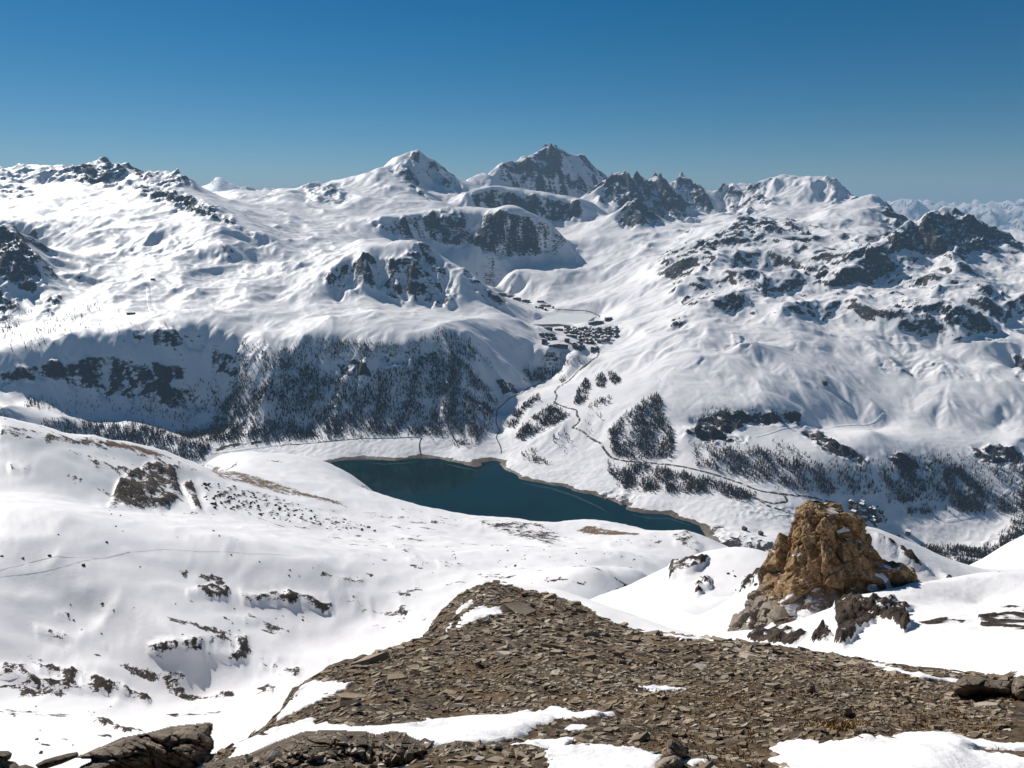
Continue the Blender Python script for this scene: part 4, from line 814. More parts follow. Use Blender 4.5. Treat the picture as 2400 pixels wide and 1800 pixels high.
# ------------------------------------------------------------------ loose rocks and outcrops with a traced outline, at their own distance and thickness
M_SLAB = rock_mat('brown_slab', (0.045, 0.033, 0.024), (0.17, 0.13, 0.095), (0.27, 0.215, 0.16), (0.36, 0.30, 0.235), 0.45, 0.9, True)
M_MOSS = rock_mat('mossy_rock', (0.035, 0.026, 0.018), (0.13, 0.10, 0.068), (0.22, 0.17, 0.12), (0.33, 0.275, 0.20), 0.30, 1.0, True)
M_PALE = rock_mat('pale_stone', (0.10, 0.075, 0.055), (0.24, 0.19, 0.145), (0.33, 0.27, 0.21), (0.40, 0.34, 0.28), 0.25, 0.6, True)
M_DARKROCK = rock_mat('dark_brown_rock', (0.030, 0.019, 0.011), (0.135, 0.085, 0.048), (0.25, 0.165, 0.095), (0.33, 0.235, 0.15), 0.8, 1.0, True)
def outcrop(name, outline, Y, depth, mat, label, cat, lean=0.0, rough=0.12, res=90, grain=1.0, group=None):
    """closed rock body: front and back halves bulge away from its outline; Y = distance, or the surveyed point where it stands on the ground"""
    grounded = isinstance(Y, tuple)
    if grounded: Y = float(hit([Y[0]], [Y[1]], near_relief, 2.4, 140, 400)[0][0][1]) + depth * 0.2
    P_ = np.array(outline, float); lo, hi = P_.min(0) - 2, P_.max(0) + 2
    asp = (hi[0] - lo[0]) / (hi[1] - lo[1]); nx = int(0.85 * res * max(1, asp) ** 0.5); ny = int(0.85 * res / max(1, asp) ** 0.5) + 8
    gu, gv = np.meshgrid(np.linspace(lo[0], hi[0], nx), np.linspace(lo[1], hi[1], ny))
    sd = poly_sd(gu, gv, outline); mx = sd.max(); ins = sd > -1.5
    t = np.clip(sd / mx, 0, 1); bulge = np.sqrt(np.clip(1 - (1 - t) ** 2.2, 0, 1))
    sc = Y / F; rel = (gv - lo[1]) * sc
    pr_ = np.random.RandomState(int(abs(outline[0][0] * 7 + outline[0][1])) % 9999)
    mu, mv = (gu * 0.93 + gv * 0.36) * sc, (gv * 0.93 - gu * 0.36) * sc * 2.6           # beds dip to the left
    mu = mu + 0.10 * grain * perlin(gu * sc / (0.3 * grain), gv * sc / (0.3 * grain), 8); mv = mv + 0.16 * grain * perlin(gu * sc / (0.25 * grain), gv * sc / (0.25 * grain), 9)
    def beds(size):
        q_ = np.stack([mu, mv], -1).reshape(-1, 2); ext = np.ptp(q_, axis=0); cnt = int(np.clip(ext[0] * ext[1] / size ** 2, 6, 900))
        cen = q_.min(0) + pr_.rand(cnt, 2) * ext; oc = pr_.uniform(-1, 1, cnt); tl = pr_.normal(0, 1, (cnt, 2)); out = np.empty(len(q_)); ed = np.empty(len(q_))
        for a in range(0, len(q_), 6000):
            p_ = q_[a:a + 6000]; dd = ((p_[:, None] - cen[None]) ** 2).sum(2); c_ = dd.argmin(1); two = np.partition(dd, 1, axis=1)[:, :2]
            ed[a:a + 6000] = np.sqrt(two[:, 1]) - np.sqrt(two[:, 0]); out[a:a + 6000] = oc[c_] + 0.5 / size * ((p_ - cen[c_]) * tl[c_]).sum(1)
        return np.clip(out, -1.6, 1.6).reshape(gu.shape), ed.reshape(gu.shape)
    b1, e1 = beds(0.55 * grain); b2, e2 = beds(0.20 * grain)
    n = 0.55 * b1 + 0.30 * b2 - 0.5 * np.exp(-e1 / (0.04 * grain)) - 0.3 * np.exp(-e2 / (0.025 * grain)); n2 = fbm(gu * sc / (0.12 * grain), gv * sc / (0.10 * grain), 4, 0.6, 9)
    Yb = Y + abs(lean) * (rel.max() * (1.0 if grounded else 0.5) - rel)          # lies back against the slope
    edge = smooth(0, 0.12, t)
    Yf = Yb - depth * bulge - edge * (rough * n + rough * 0.35 * n2); Yk = Yb + depth * 0.8 * bulge + edge * rough * n2
    b = (CV - gv) / F
    def lay(yy): s = yy / (CP + b * SP); return np.stack([(gu - CU) / F * s, yy, s * (-SP + b * CP)], -1)
    Pf, Pk = lay(Yf), lay(Yk)
    i = np.arange(nx * ny).reshape(ny, nx)
    q = np.stack([i[:-1, :-1], i[1:, :-1], i[1:, 1:], i[:-1, 1:]], -1).reshape(-1, 4)
    k = (ins[:-1, :-1] & ins[1:, :-1] & ins[1:, 1:] & ins[:-1, 1:]).reshape(-1); q = q[k]
    co = np.concatenate([Pf.reshape(-1, 3), (Pk + 0.002).reshape(-1, 3)])
    fc = np.concatenate([q, q[:, ::-1] + nx * ny])
    # rim joining both halves
    e = np.concatenate([q[:, [0, 1]], q[:, [1, 2]], q[:, [2, 3]], q[:, [3, 0]]]); key = np.sort(e, 1); _, inv, cnt = np.unique(key[:, 0] * 10 ** 7 + key[:, 1], return_inverse=True, return_counts=True)
    be = e[cnt[inv] == 1]; fc = np.concatenate([fc, np.stack([be[:, 1], be[:, 0], be[:, 0] + nx * ny, be[:, 1] + nx * ny], 1)])
    used = np.zeros(len(co), bool); used[fc] = True; rm = np.cumsum(used) - 1
    o = mesh_obj(name, co[used], rm[fc], mat, {'snow': (0.42 * smooth(0.15, 0.5, fbm(co[:, 0] / (0.8 * grain), co[:, 2] / (0.5 * grain), 3, 0.55, 44)) if mat is M_DARKROCK else np.zeros(len(co)))[used], 'grey': np.zeros(used.sum())}, None, False)
    ROCKPTS.append((o, Pf[(t > 0.06)], name))
    return tag(o, label, cat, group)
ROCKPTS = []
def c6(L): return [(x / 3.16, 1540 + y / 3.16) for x, y in L]
outcrop('rock_outcrop', c6([(555, 745), (640, 710), (760, 660), (900, 600), (1110, 560), (1250, 520), (1370, 505), (1480, 495), (1540, 485), (1572, 495), (1575, 530), (1560, 580), (1582, 620), (1585, 670), (1555, 715), (1700, 735), (1850, 735), (1950, 760), (2000, 800), (2100, 900), (500, 900), (600, 810), (700, 760)]), 6.6, 0.55, M_SLAB, 'big tilted brown slab with dark overhang at the lower left', 'rock', -0.15, 0.16, 120)
outcrop('rock_outcrop', c6([(-60, 700), (60, 700), (85, 715), (75, 750), (45, 770), (110, 780), (140, 810), (190, 800), (270, 830), (280, 900), (-60, 900)]), 7.0, 0.4, M_MOSS, 'near black rock in the bottom left corner', 'rock', -0.1, 0.1, 80)
outcrop('rock_outcrop', c6([(265, 800), (330, 765), (420, 740), (500, 720), (570, 708), (580, 735), (510, 765), (450, 790), (370, 815), (300, 840)]), 6.9, 0.25, M_MOSS, 'low dark rock rib left of the tilted slab', 'rock', -0.1, 0.08, 80)
outcrop('rock_mound', c3([(-200, 1060), (60, 1003), (180, 950), (350, 886), (450, 878), (560, 875), (640, 885), (700, 880), (745, 905), (800, 890), (850, 880), (915, 890), (950, 915), (1040, 945), (1060, 990), (1000, 1100), (900, 1200), (-200, 1200)]), 5.0, 0.75, M_MOSS, 'broad stony brown mound at the bottom left of centre', 'rock', -0.35, 0.10, 120, 0.6)
outcrop('rock_mound', c3([(1000, 1100), (1060, 985), (1100, 955), (1200, 935), (1260, 940), (1350, 952), (1420, 962), (1480, 958), (1470, 1100), (1400, 1200), (980, 1200)]), 4.7, 0.5, M_SLAB, 'smooth brown mound at the bottom edge beside the mossy one', 'rock', -0.35, 0.05, 110, 0.7)
outcrop('rock_mound', c3([(1430, 1010), (1500, 960), (1560, 953), (1610, 957), (1700, 982), (1770, 1015), (1812, 1050), (1830, 1090), (1835, 1200), (1430, 1200)]), 4.6, 0.45, M_MOSS, 'dark mossy rounded mound at the bottom centre', 'rock', -0.3, 0.06, 110, 0.6)
outcrop('boulder', c4([(1838, 470), (1870, 430), (1905, 408), (1990, 412), (2060, 430), (2140, 435), (2155, 470), (2150, 520), (2080, 530), (1990, 500), (1920, 515), (1850, 490)]), (2300, 1634), 0.45, M_SLAB, 'large flat brown boulder at the right end of the scree', 'boulder', -0.3, 0.08, 100)
outcrop('boulder', c4([(2148, 450), (2165, 420), (2195, 408), (2290, 415), (2290, 560), (2190, 545), (2150, 500)]), (2400, 1640), 0.4, M_SLAB, 'rounded brown boulder cut by the right edge', 'boulder', -0.3, 0.07, 90)
outcrop('boulder', c4([(360, 800), (362, 740), (390, 733), (430, 760), (460, 790), (462, 825), (420, 840), (365, 835)]), (1585, 1774), 0.10, M_PALE, 'upright pointed grey brown stone standing in the scree', 'boulder', -0.1, 0.03, 70, 0.4)
outcrop('boulder', c4([(285, 900), (300, 860), (345, 830), (400, 820), (432, 835), (440, 870), (430, 920), (290, 930)]), (1560, 1806), 0.12, M_PALE, 'pale tan boulder at the bottom edge right of the snow', 'boulder', -0.1, 0.02, 70, 0.5)
outcrop('boulder', c4([(1270, 575), (1290, 562), (1312, 568), (1320, 600), (1310, 620), (1275, 612)]), (1985, 1677), 0.09, M_PALE, 'single upright grey stone in the right half of the scree', 'boulder', -0.1, 0.02, 50, 0.4)
outcrop('boulder', c4([(1085, 450), (1100, 440), (1125, 455), (1130, 500), (1100, 505), (1085, 480)]), (1900, 1624), 0.14, M_PALE, 'blocky grey stone on the upper right scree', 'boulder', -0.1, 0.03, 50, 0.6)
c8 = lambda L: [(2000 + x / 5.185, 1100 + y / 5.185) for x, y in L]
outcrop('rock_outcrop', c8([(1420, 1430), (1450, 1415), (1510, 1410), (1560, 1350), (1590, 1290), (1680, 1270), (1780, 1245), (1825, 1295), (1800, 1360), (1790, 1430), (1700, 1500), (1440, 1500)]), 80.0, 1.5, M_DARKROCK, 'dark brown rock sticking out of the snow at the right', 'rock', -0.1, 0.45, 110, 3.4)

# ------------------------------------------------------------------ scree stones
def stone_templates(n=14):
    rs = np.random.RandomState(3); T = []
    for k in range(n):
        m = rs.randint(4, 6); a = np.sort((np.arange(m) + rs.uniform(-.3, .3, m)) / m * 2 * np.pi)
        rx, ry = 0.5, rs.uniform(0.28, 0.42); r = rs.uniform(0.8, 1.15, m); h = rs.uniform(0.04, 0.10)
        top = np.stack([rx * r * np.cos(a) * .9, ry * r * np.sin(a) * .9, np.full(m, h) * rs.uniform(.6, 1.1, m)], 1)
        bot = np.stack([rx * r * np.cos(a), ry * r * np.sin(a), np.full(m, -h)], 1)
        co = np.concatenate([top, bot]); f = [(0, i, i + 1) for i in range(1, m - 1)]
        for i in range(m):
            j = (i + 1) % m; f += [(i, m + i, m + j), (i, m + j, j)]
        T.append((co, np.array(f)))
    return T
def stone_mat(name, rnd):
    t = NT(name)
    if rnd == 'object': oi = t.n.new('ShaderNodeObjectInfo'); r = oi.outputs['Random']
    else: r = t.attr('tone')
    n = t.noise(14, 5, 0.6); n2 = t.noise(70, 3, 0.6); n4 = t.noise(0.55, 3, 0.55)
    col = t.ramp(r, [(0.0, (0.14, 0.10, 0.066)), (0.25, (0.29, 0.22, 0.15)), (0.55, (0.42, 0.34, 0.245)), (0.8, (0.49, 0.42, 0.325)), (0.94, (0.54, 0.48, 0.39)), (1.0, (0.66, 0.63, 0.57))])
    col = t.mix(t.step(n, 0.4, 0.62, 0.5, 0), col, (0.20, 0.145, 0.095, 1))
    col = t.mix(t.step(n4, 0.42, 0.66, 0.0, 0.6), col, (0.155, 0.108, 0.066, 1))
    return t.finish(col, 0.85, t.bump(n2, 0.008, 0.6))
M_STONE, M_STONES = stone_mat('stone', 'object'), stone_mat('stones', 'tone')
TPL = stone_templates()
TPL_ME = []
for co, f in TPL:
    me = bpy.data.meshes.new('stone'); me.from_pydata(co.tolist(), [], f.tolist()); me.materials.append(M_STONE); TPL_ME.append(me)
rs = np.random.RandomState(11)
def scatter(n, ymin, ymax):
    """even over the ground of the scree spur"""
    y = np.sqrt(rs.uniform(ymin ** 2, ymax ** 2, n)); x = rs.uniform(-0.72, 0.72, n) * y
    zz = near_relief(x, y); uu, vv = proj(x, y, zz)
    ok = poly_sd(uu, vv, SCREE) > 0
    for poly, _ in PATCHES: ok &= poly_sd(uu, vv, poly) < 1
    e = 0.12; nx = -(near_relief(x + e, y) - near_relief(x - e, y)) / (2 * e); ny = -(near_relief(x, y + e) - near_relief(x, y - e)) / (2 * e)
    return x[ok], y[ok], zz[ok], np.clip(nx[ok], -1, 1), np.clip(ny[ok], -1, 1)
sa, sb = scatter(27000, 3.2, 36), scatter(22000, 3.2, 12.5)
x, y, z, nx, ny = [np.concatenate(q_) for q_ in zip(sa, sb)]; n = len(x); small = np.arange(n) >= len(sa[0])
size = np.exp(rs.normal(math.log(0.098), 0.48, n)) * np.clip(y / 9, 0.8, 1.9); size = np.minimum(size, 0.75); size = np.where(rs.rand(n) < 0.02 * np.clip(fbm(x / 2.5, y / 2.5, 2, 0.5, 88) * 4, 0, 1), size * 2.6, size); size = np.where(small, np.exp(rs.normal(math.log(0.062), 0.4, n)), size)
dens = 0.5 + 0.5 * fbm(x / 1.3, y / 1.3, 3, 0.5, 51); keep = rs.rand(n) < np.clip(0.45 + dens, 0.2, 1) * np.clip(1.15 - size, .3, 1)
x, y, z, nx, ny, size = x[keep], y[keep], z[keep], nx[keep], ny[keep], size[keep]; n = len(x)
yaw = rs.normal(0.15, 0.75, n) + np.pi * (rs.rand(n) < 0.5); kind = rs.randint(0, len(TPL), n); tone = rs.rand(n); tone = np.clip(tone * 0.97, 0, 1)
tx = nx + rs.normal(0, 0.22, n); ty = ny + rs.normal(0, 0.22, n)
nz = 1 / np.sqrt(1 + tx * tx + ty * ty); Nn = np.stack([tx * nz, ty * nz, nz], 1)
ax = np.stack([np.cos(yaw), np.sin(yaw), np.zeros(n)], 1); ax -= (ax * Nn).sum(1)[:, None] * Nn; ax /= np.linalg.norm(ax, axis=1)[:, None]; ay = np.cross(Nn, ax)
R_ = np.stack([ax, ay, Nn], 2) * size[:, None, None]
app = size / y; order = np.argsort(-app); big = order[:300]; rest = order[300:]
for i in big:
    o = bpy.data.objects.new('stone', TPL_ME[kind[i]]); o.parent = scree
    M = np.eye(4); M[:3, :3] = R_[i] * np.array([1, 1, 0.85]); M[:3, 3] = (x[i], y[i], z[i] + 0.02 * size[i])
    o.matrix_world = Matrix(M.tolist()); link(o)
vs_all, fs_all, tn = [], [], []; off = 0
for k, (co, f) in enumerate(TPL):
    idx = rest[kind[rest] == k]
    v = np.einsum('nij,mj->nmi', R_[idx], co) + np.stack([x[idx], y[idx], z[idx] + 0.05 * size[idx]], 1)[:, None, :]
    fs_all.append((f[None] + (np.arange(len(idx)) * len(co))[:, None, None]).reshape(-1, 3) + off); vs_all.append(v.reshape(-1, 3)); off += len(idx) * len(co)
    tn.append(np.repeat(tone[idx], len(co)))
# rubble on the low mounds
for ro_, pts_, nm in ROCKPTS:
    if nm != 'rock_mound': continue
    m = 650; pk = pts_[rs.randint(0, len(pts_), m)]; sz = np.exp(rs.normal(math.log(0.036), 0.45, m)); vv_, ff_, oo = [], [], 0
    for q_ in range(m):
        co, f = TPL[rs.randint(len(TPL))]; a_ = rs.rand() * 6.28; rot = np.array(Matrix.Rotation(a_, 3, 'Z') @ Matrix.Rotation(rs.normal(-0.5, 0.3), 3, 'X') @ Matrix.Rotation(rs.normal(0, 0.25), 3, 'Y'))
        vv_.append((co * sz[q_]) @ rot.T + pk[q_]); ff_.append(f + oo); oo += len(co)
    tg = np.repeat(rs.rand(m), [len(v_) for v_ in vv_]); o = mesh_obj('rubble', np.concatenate(vv_), np.concatenate(ff_), M_STONES, {'tone': tg}, ro_, False); tag(o, kind='stuff')
# dark boulders lying on the snowy hillside
def boulder_me(seed):
    r = np.random.RandomState(seed); bm = bmesh.new(); bmesh.ops.create_icosphere(bm, subdivisions=1, radius=0.5)
    for v_ in bm.verts: v_.co = Vector((v_.co.x * r.uniform(0.8, 1.35), v_.co.y * r.uniform(0.7, 1.1), v_.co.z * r.uniform(0.45, 0.85)))
    me = bpy.data.meshes.new('boulder'); bm.to_mesh(me); bm.free(); me.materials.append(M_HB); return me
M_HB = rock_mat('hillside_boulder', (0.018, 0.013, 0.011), (0.05, 0.036, 0.028), (0.085, 0.064, 0.05), (0.13, 0.10, 0.08), 2.5, 0.6, False)
BM = [boulder_me(k) for k in range(6)]
BZ = [([(466, 1122), (608, 1152), (760, 1203), (901, 1244), (810, 1250), (633, 1214), (486, 1190)], 120, 2.0, 5.5), ([(0, 1200), (250, 1180), (500, 1230), (900, 1290), (1300, 1330), (1300, 1250), (1100, 1235), (900, 1350), (700, 1360), (300, 1340), (0, 1330)], 30, 1.0, 2.6), ([(60, 1380), (300, 1380), (340, 1480), (120, 1500)], 8, 0.8, 2.4), ([(420, 1420), (720, 1430), (720, 1480), (420, 1480)], 7, 0.8, 2.2), ([(1020, 1290), (1500, 1270), (1500, 1330), (1100, 1330)], 26, 1.2, 3.0), ([(0, 1650), (280, 1650), (330, 1720), (200, 1770), (0, 1770)], 12, 0.3, 1.0), ([(1700, 1330), (1800, 1330), (1790, 1390), (1700, 1390)], 8, 0.5, 1.4)]
for poly, num, s0, s1 in BZ:
    P_ = np.array(poly); q_ = []
    while len(q_) < num:
        c_ = (rs.uniform(P_[:, 0].min(), P_[:, 0].max()), rs.uniform(P_[:, 1].min(), P_[:, 1].max()))
        if poly_sd(np.array([c_[0]]), np.array([c_[1]]), poly)[0] > 0: q_.append(c_)
    Wq, okq = hit([c_[0] for c_ in q_], [c_[1] for c_ in q_], near_relief, 60, 1700, 200)
    for p, k_ in zip(Wq, okq):
        if not k_: continue
        sz = float(np.exp(rs.uniform(math.log(s0), math.log(s1)))); o = bpy.data.objects.new('boulder', BM[rs.randint(6)]); o.parent = hill
        o.location = (p[0], p[1], p[2] + 0.08 * sz); o.rotation_euler = (rs.normal(0, .25), rs.normal(0, .25), rs.rand() * 6.28); o.scale = (sz, sz, sz); link(o)
o = mesh_obj('loose_stones', np.concatenate(vs_all), np.concatenate(fs_all), M_STONES, {'tone': np.concatenate(tn)}, scree, False); tag(o, kind='stuff')
n_stones = len(rest)

# dry grass and moss between the stones, lower right
def grass_mat():
    t = NT('dry_grass'); r = t.attr('tone')
    return t.finish(t.ramp(r, [(0, (0.09, 0.05, 0.02)), (0.5, (0.24, 0.14, 0.055)), (1, (0.44, 0.29, 0.12))]), 0.9)
gx, gy, gz, _, _ = scatter(14000, 3.4, 14)
uu, vv = proj(gx, gy, gz); pr = 1.5 * smooth(1250, 2000, uu) * smooth(1530, 1660, vv) * smooth(-0.3, 0.2, fbm(gx / 0.7, gy / 0.7, 3, 0.5, 77)) + 0.04
k = rs.rand(len(gx)) < pr; gx, gy, gz = gx[k], gy[k], gz[k]
tu = hit([1960] * 1, [1708], near_relief, 3, 40)[0][0]
ex = rs.normal(0, 0.10, 160); ey = rs.normal(0, 0.07, 160)
gx = np.concatenate([gx, tu[0] + ex]); gy = np.concatenate([gy, tu[1] + ey]); gz = np.concatenate([gz, near_relief(tu[0] + ex, tu[1] + ey)])
golden = np.concatenate([np.zeros(len(gx) - 160), np.ones(160)])
B = 9; m = len(gx) * B
bx_ = np.repeat(gx, B) + rs.normal(0, 0.025, m); by_ = np.repeat(gy, B) + rs.normal(0, 0.025, m); bz_ = np.repeat(gz, B) - 0.005
an = rs.rand(m) * 2 * np.pi; hh = rs.uniform(0.012, 0.034, m); wd = rs.uniform(0.004, 0.009, m); ln = rs.uniform(0.2, 0.9, m) * hh
co = np.stack([np.stack([bx_ - wd * np.sin(an), by_ + wd * np.cos(an), bz_], 1), np.stack([bx_ + wd * np.sin(an), by_ - wd * np.cos(an), bz_], 1), np.stack([bx_ + ln * np.cos(an), by_ + ln * np.sin(an), bz_ + hh], 1)], 1).reshape(-1, 3)
tone_g = np.repeat(np.clip(rs.rand(m) * 0.75 + 0.3 * np.repeat(golden, B), 0, 1), 3)
o = mesh_obj('dry_grass', co, np.arange(3 * m).reshape(-1, 3), grass_mat(), {'tone': tone_g}, None, False); tag(o, 'dry brown and golden grass tufts between the stones', kind='stuff')

def snow_track(L, width, label):
    L = np.array(L, float); W, ok = hit(L[:, 0], L[:, 1], near_relief, 150, 1600, 260); W = W[ok]
    sg = np.concatenate([[0], np.cumsum(np.hypot(*np.diff(W[:, :2], axis=0).T))]); t = np.linspace(0, sg[-1], max(8, int(sg[-1] / 3))); x = np.interp(t, sg, W[:, 0]); y = np.interp(t, sg, W[:, 1])
    for _ in range(12): x[1:-1] = (x[:-2] + 2 * x[1:-1] + x[2:]) / 4; y[1:-1] = (y[:-2] + 2 * y[1:-1] + y[2:]) / 4
    x = x + 0.5 * perlin(t / 9, t * 0, 4); dx, dy = np.gradient(x), np.gradient(y); l = np.hypot(dx, dy) + 1e-6; offs = np.array([-0.5, 0, 0.5]) * width
    X = x[:, None] - dy[:, None] / l[:, None] * offs; Y = y[:, None] + dx[:, None] / l[:, None] * offs
    tt = NT('trodden_snow'); m = tt.finish((0.70, 0.68, 0.69), 0.7)
    o = grid_mesh('snow_track', X, Y, near_relief(X, Y) + np.array([0.06, 0.12, 0.06]), m); tag(o, label, kind='structure')
snow_track([(0, 1353), (150, 1330), (270, 1303), (380, 1285), (480, 1292), (600, 1299), (700, 1303)], 0.55, 'faint ski track crossing the left snow bowl')
snow_track([(0, 1337), (100, 1306), (160, 1307), (250, 1312), (330, 1292)], 0.45, 'second faint track joining on the left snow bowl')

# ------------------------------------------------------------------ roads, streams, pistes across the valley
def simple_mat(name, c1, c2, sc, rough=0.85, bump=0.0):
    t = NT(name); n = t.noise(1 / sc, 5, 0.6)
    return t.finish(t.mix(t.step(n, 0.35, 0.65), (*c1, 1), (*c2, 1)), rough, t.bump(n, bump, 0.6) if bump else None)
def road_mat():
    t = NT('road'); n = t.noise(1 / 14.0, 5, 0.65); n2 = t.noise(1 / 5.0, 4, 0.6)
    c = t.mix(t.step(n2, 0.35, 0.65), (0.045, 0.036, 0.030, 1), (0.11, 0.085, 0.066, 1))
    return t.finish(t.mix(t.step(n, 0.52, 0.62), c, SNOW), 0.85)
M_ROAD = road_mat()
M_STREAM = simple_mat('stream', (0.020, 0.020, 0.022), (0.07, 0.06, 0.05), 6)
M_PISTE = simple_mat('piste_snow', (0.90, 0.87, 0.86), (0.86, 0.835, 0.83), 12, 0.5)
def ribbon(name, L, width, mat, lift, label, y0=2400, y1=8200, kind='structure'):
    L = np.array(L, float); W, ok = hit(L[:, 0], L[:, 1], far_relief, y0, y1, 220)
    W = W[ok]; seg = np.hypot(*np.diff(W[:, :2], axis=0).T); s = np.concatenate([[0], np.cumsum(seg)]); m = max(6, int(s[-1] / 9))
    t = np.linspace(0, s[-1], m); x = np.interp(t, s, W[:, 0]); y = np.interp(t, s, W[:, 1])
    for _ in range(3):
        x[1:-1] = (x[:-2] + 2 * x[1:-1] + x[2:]) / 4; y[1:-1] = (y[:-2] + 2 * y[1:-1] + y[2:]) / 4
    dx, dy = np.gradient(x), np.gradient(y); l = np.hypot(dx, dy) + 1e-6; px, py = -dy / l, dx / l
    w = width * (0.5 + 0.12 * perlin(t / 60, t * 0, 3)); offs = np.array([-1.5, -1, -0.33, 0.33, 1, 1.5])
    X = x[:, None] + px[:, None] * w[:, None] * offs; Y = y[:, None] + py[:, None] * w[:, None] * offs
    zc = far_relief(x, y); zg = far_relief(X, Y)
    Z = (np.maximum(zg + 0.4, 0.5 * zg + 0.5 * zc[:, None]) if name != 'piste' else zg + 0.3) + lift; Z[:, 0] = zg[:, 0] - 2.5; Z[:, -1] = zg[:, -1] - 2.5
    o = grid_mesh(name, X, Y, Z, mat); tag(o, label, kind=kind); return o
def cA(L): return [(1080 + x / 4.366, 860 + y / 4.366) for x, y in L]
ribbon('road', [(1405, 821), (1398, 838), (1380, 852), (1352, 872), (1335, 890), (1312, 905)] + cA([(960, 250), (985, 300), (955, 360), (1050, 405), (1190, 445), (1185, 490), (1220, 540), (1190, 590), (1130, 615), (1250, 660), (1330, 730), (1430, 775), (1470, 850), (1540, 930)]) + [(1470, 1082), (1549, 1087), (1600, 1094), (1650, 1106), (1716, 1126), (1784, 1152), (1852, 1160), (1965, 1182)], 9, M_ROAD, 0.8, 'winding mountain road from the village down past the lake')
ribbon('road', [(1770, 1152), (1768, 1166), (1790, 1176), (1820, 1181), (1846, 1174), (1838, 1161)], 9, M_ROAD, 1.0, 'hairpin loop of road above the dam')
ribbon('road', [(1768, 1166), (1800, 1186), (1835, 1198), (1885, 1214)], 10, M_ROAD, 1.0, 'road leaving the hairpin towards the dam')
ribbon('road', [(1270, 713), (1286, 722), (1305, 726), (1352, 727), (1387, 732), (1406, 739), (1403, 745)], 9, M_ROAD, 1.0, 'road along the frozen lake to the upper village')
ribbon('road', [(662, 1043), (700, 1041), (808, 1031), (917, 1027), (986, 1024)], 6, M_ROAD, 0.6, 'shore road at the foot of the forest')
ribbon('road', [(1405, 821), (1385, 800), (1375, 780), (1385, 765)], 10, M_ROAD, 1.0, 'village street climbing between the chalets')
ribbon('stream', cA([(1000, 30), (850, 140), (720, 200), (560, 300), (460, 360), (370, 430), (360, 580), (400, 640), (360, 720), (410, 820), (415, 880)]), 4.5, M_STREAM, 0.5, 'dark stream in the ravine below the village')
ribbon('stream', [(988, 1026), (983, 1040), (984, 1055), (988, 1070)], 6, M_STREAM, 0.5, 'short dark gully running into the lake')
ribbon('piste', [(1771, 1024), (1829, 1006), (1900, 1002), (1960, 999), (2024, 996), (2056, 985), (2074, 970)], 12, M_PISTE, 0.4, 'groomed snow track curving across the right slope')
ribbon('piste', [(2395, 1127), (2360, 1155), (2328, 1183), (2308, 1204), (2260, 1216), (2218, 1222)], 16, M_PISTE, 0.3, 'groomed run coming down at the far right')
ribbon('piste', [(492, 1063), (530, 1058), (578, 1052), (620, 1047), (662, 1042)], 18, M_PISTE, 0.3, 'bright snow covered road strip left of the lake')
ribbon('piste', [(346, 670), (348, 690), (350, 715), (362, 735)], 22, M_PISTE, 0.3, 'groomed run on the left plateau')
TA = [(1246, 761), (1255, 752), (1275, 745), (1310, 738), (1345, 736), (1380, 737), (1398, 744), (1385, 752), (1360, 759), (1310, 763), (1270, 764)]
Wt, _ = hit([p[0] for p in TA], [p[1] for p in TA], far_relief, 4500, 7000, 220)
cx, cy = Wt[:, 0].mean(), Wt[:, 1].mean(); rings = np.linspace(0.02, 1.0, 8)
X = cx + rings[:, None] * (np.append(Wt[:, 0], Wt[0, 0]) - cx); Y = cy + rings[:, None] * (np.append(Wt[:, 1], Wt[0, 1]) - cy)
tarn = grid_mesh('frozen_lake', X, Y, np.full(X.shape, -822.2), simple_mat('lake_ice', (0.74, 0.745, 0.75), (0.78, 0.78, 0.785), 60, 0.45)); tag(tarn, 'flat frozen lake beside the village', kind='structure')

# ------------------------------------------------------------------ larches
def bark_mat(name, a, b):
    t = NT(name); n = t.noise(0.6, 4, 0.6); oi = t.n.new('ShaderNodeObjectInfo')
    return t.finish(t.mix(t.step(n, 0.35, 0.65), (*a, 1), (*b, 1)), 0.9)
M_BARK = bark_mat('larch_bark', (0.045, 0.032, 0.025), (0.085, 0.062, 0.048))
M_TWIG = bark_mat('larch_twigs', (0.034, 0.024, 0.020), (0.078, 0.055, 0.042))
def larch_parts(seed, whorls=9, per=5):
    r = random.Random(seed); H = 1.0
    tv = [(0.016 * math.cos(a), 0.016 * math.sin(a), -0.06) for a in [k * 2 * math.pi / 5 for k in range(5)]] + [(0, 0, H)]
    tf = [(k, (k + 1) % 5, 5) for k in range(5)]
    cv, cf = [], []
    for w in range(whorls):
        h = 0.18 + 0.78 * w / (whorls - 1); L = (0.155 * (1 - (h - 0.18) / 0.86) ** 0.75 + 0.015) * r.uniform(0.8, 1.2)
        for k in range(per):
            a = r.uniform(0, 2 * math.pi); l = L * r.uniform(0.6, 1.15); dz = l * r.uniform(-0.35, 0.15); b = len(cv); t = 0.022 * (1.2 - h)
            cxx, sxx = math.cos(a), math.sin(a)
            cv += [(-sxx * t, cxx * t, h), (sxx * t, -cxx * t, h - 0.012), (cxx * l, sxx * l, h + dz), (cxx * l * 0.55 - sxx * l * 0.28, sxx * l * 0.55 + cxx * l * 0.28, h + dz * 0.6 - 0.035), (cxx * l * 0.55 + sxx * l * 0.28, sxx * l * 0.55 - cxx * l * 0.28, h + dz * 0.6 - 0.03)]
            cf += [(b, b + 1, b + 2), (b, b + 2, b + 3), (b + 1, b + 4, b + 2)]
    return tv, tf, cv, cf
LAR = []
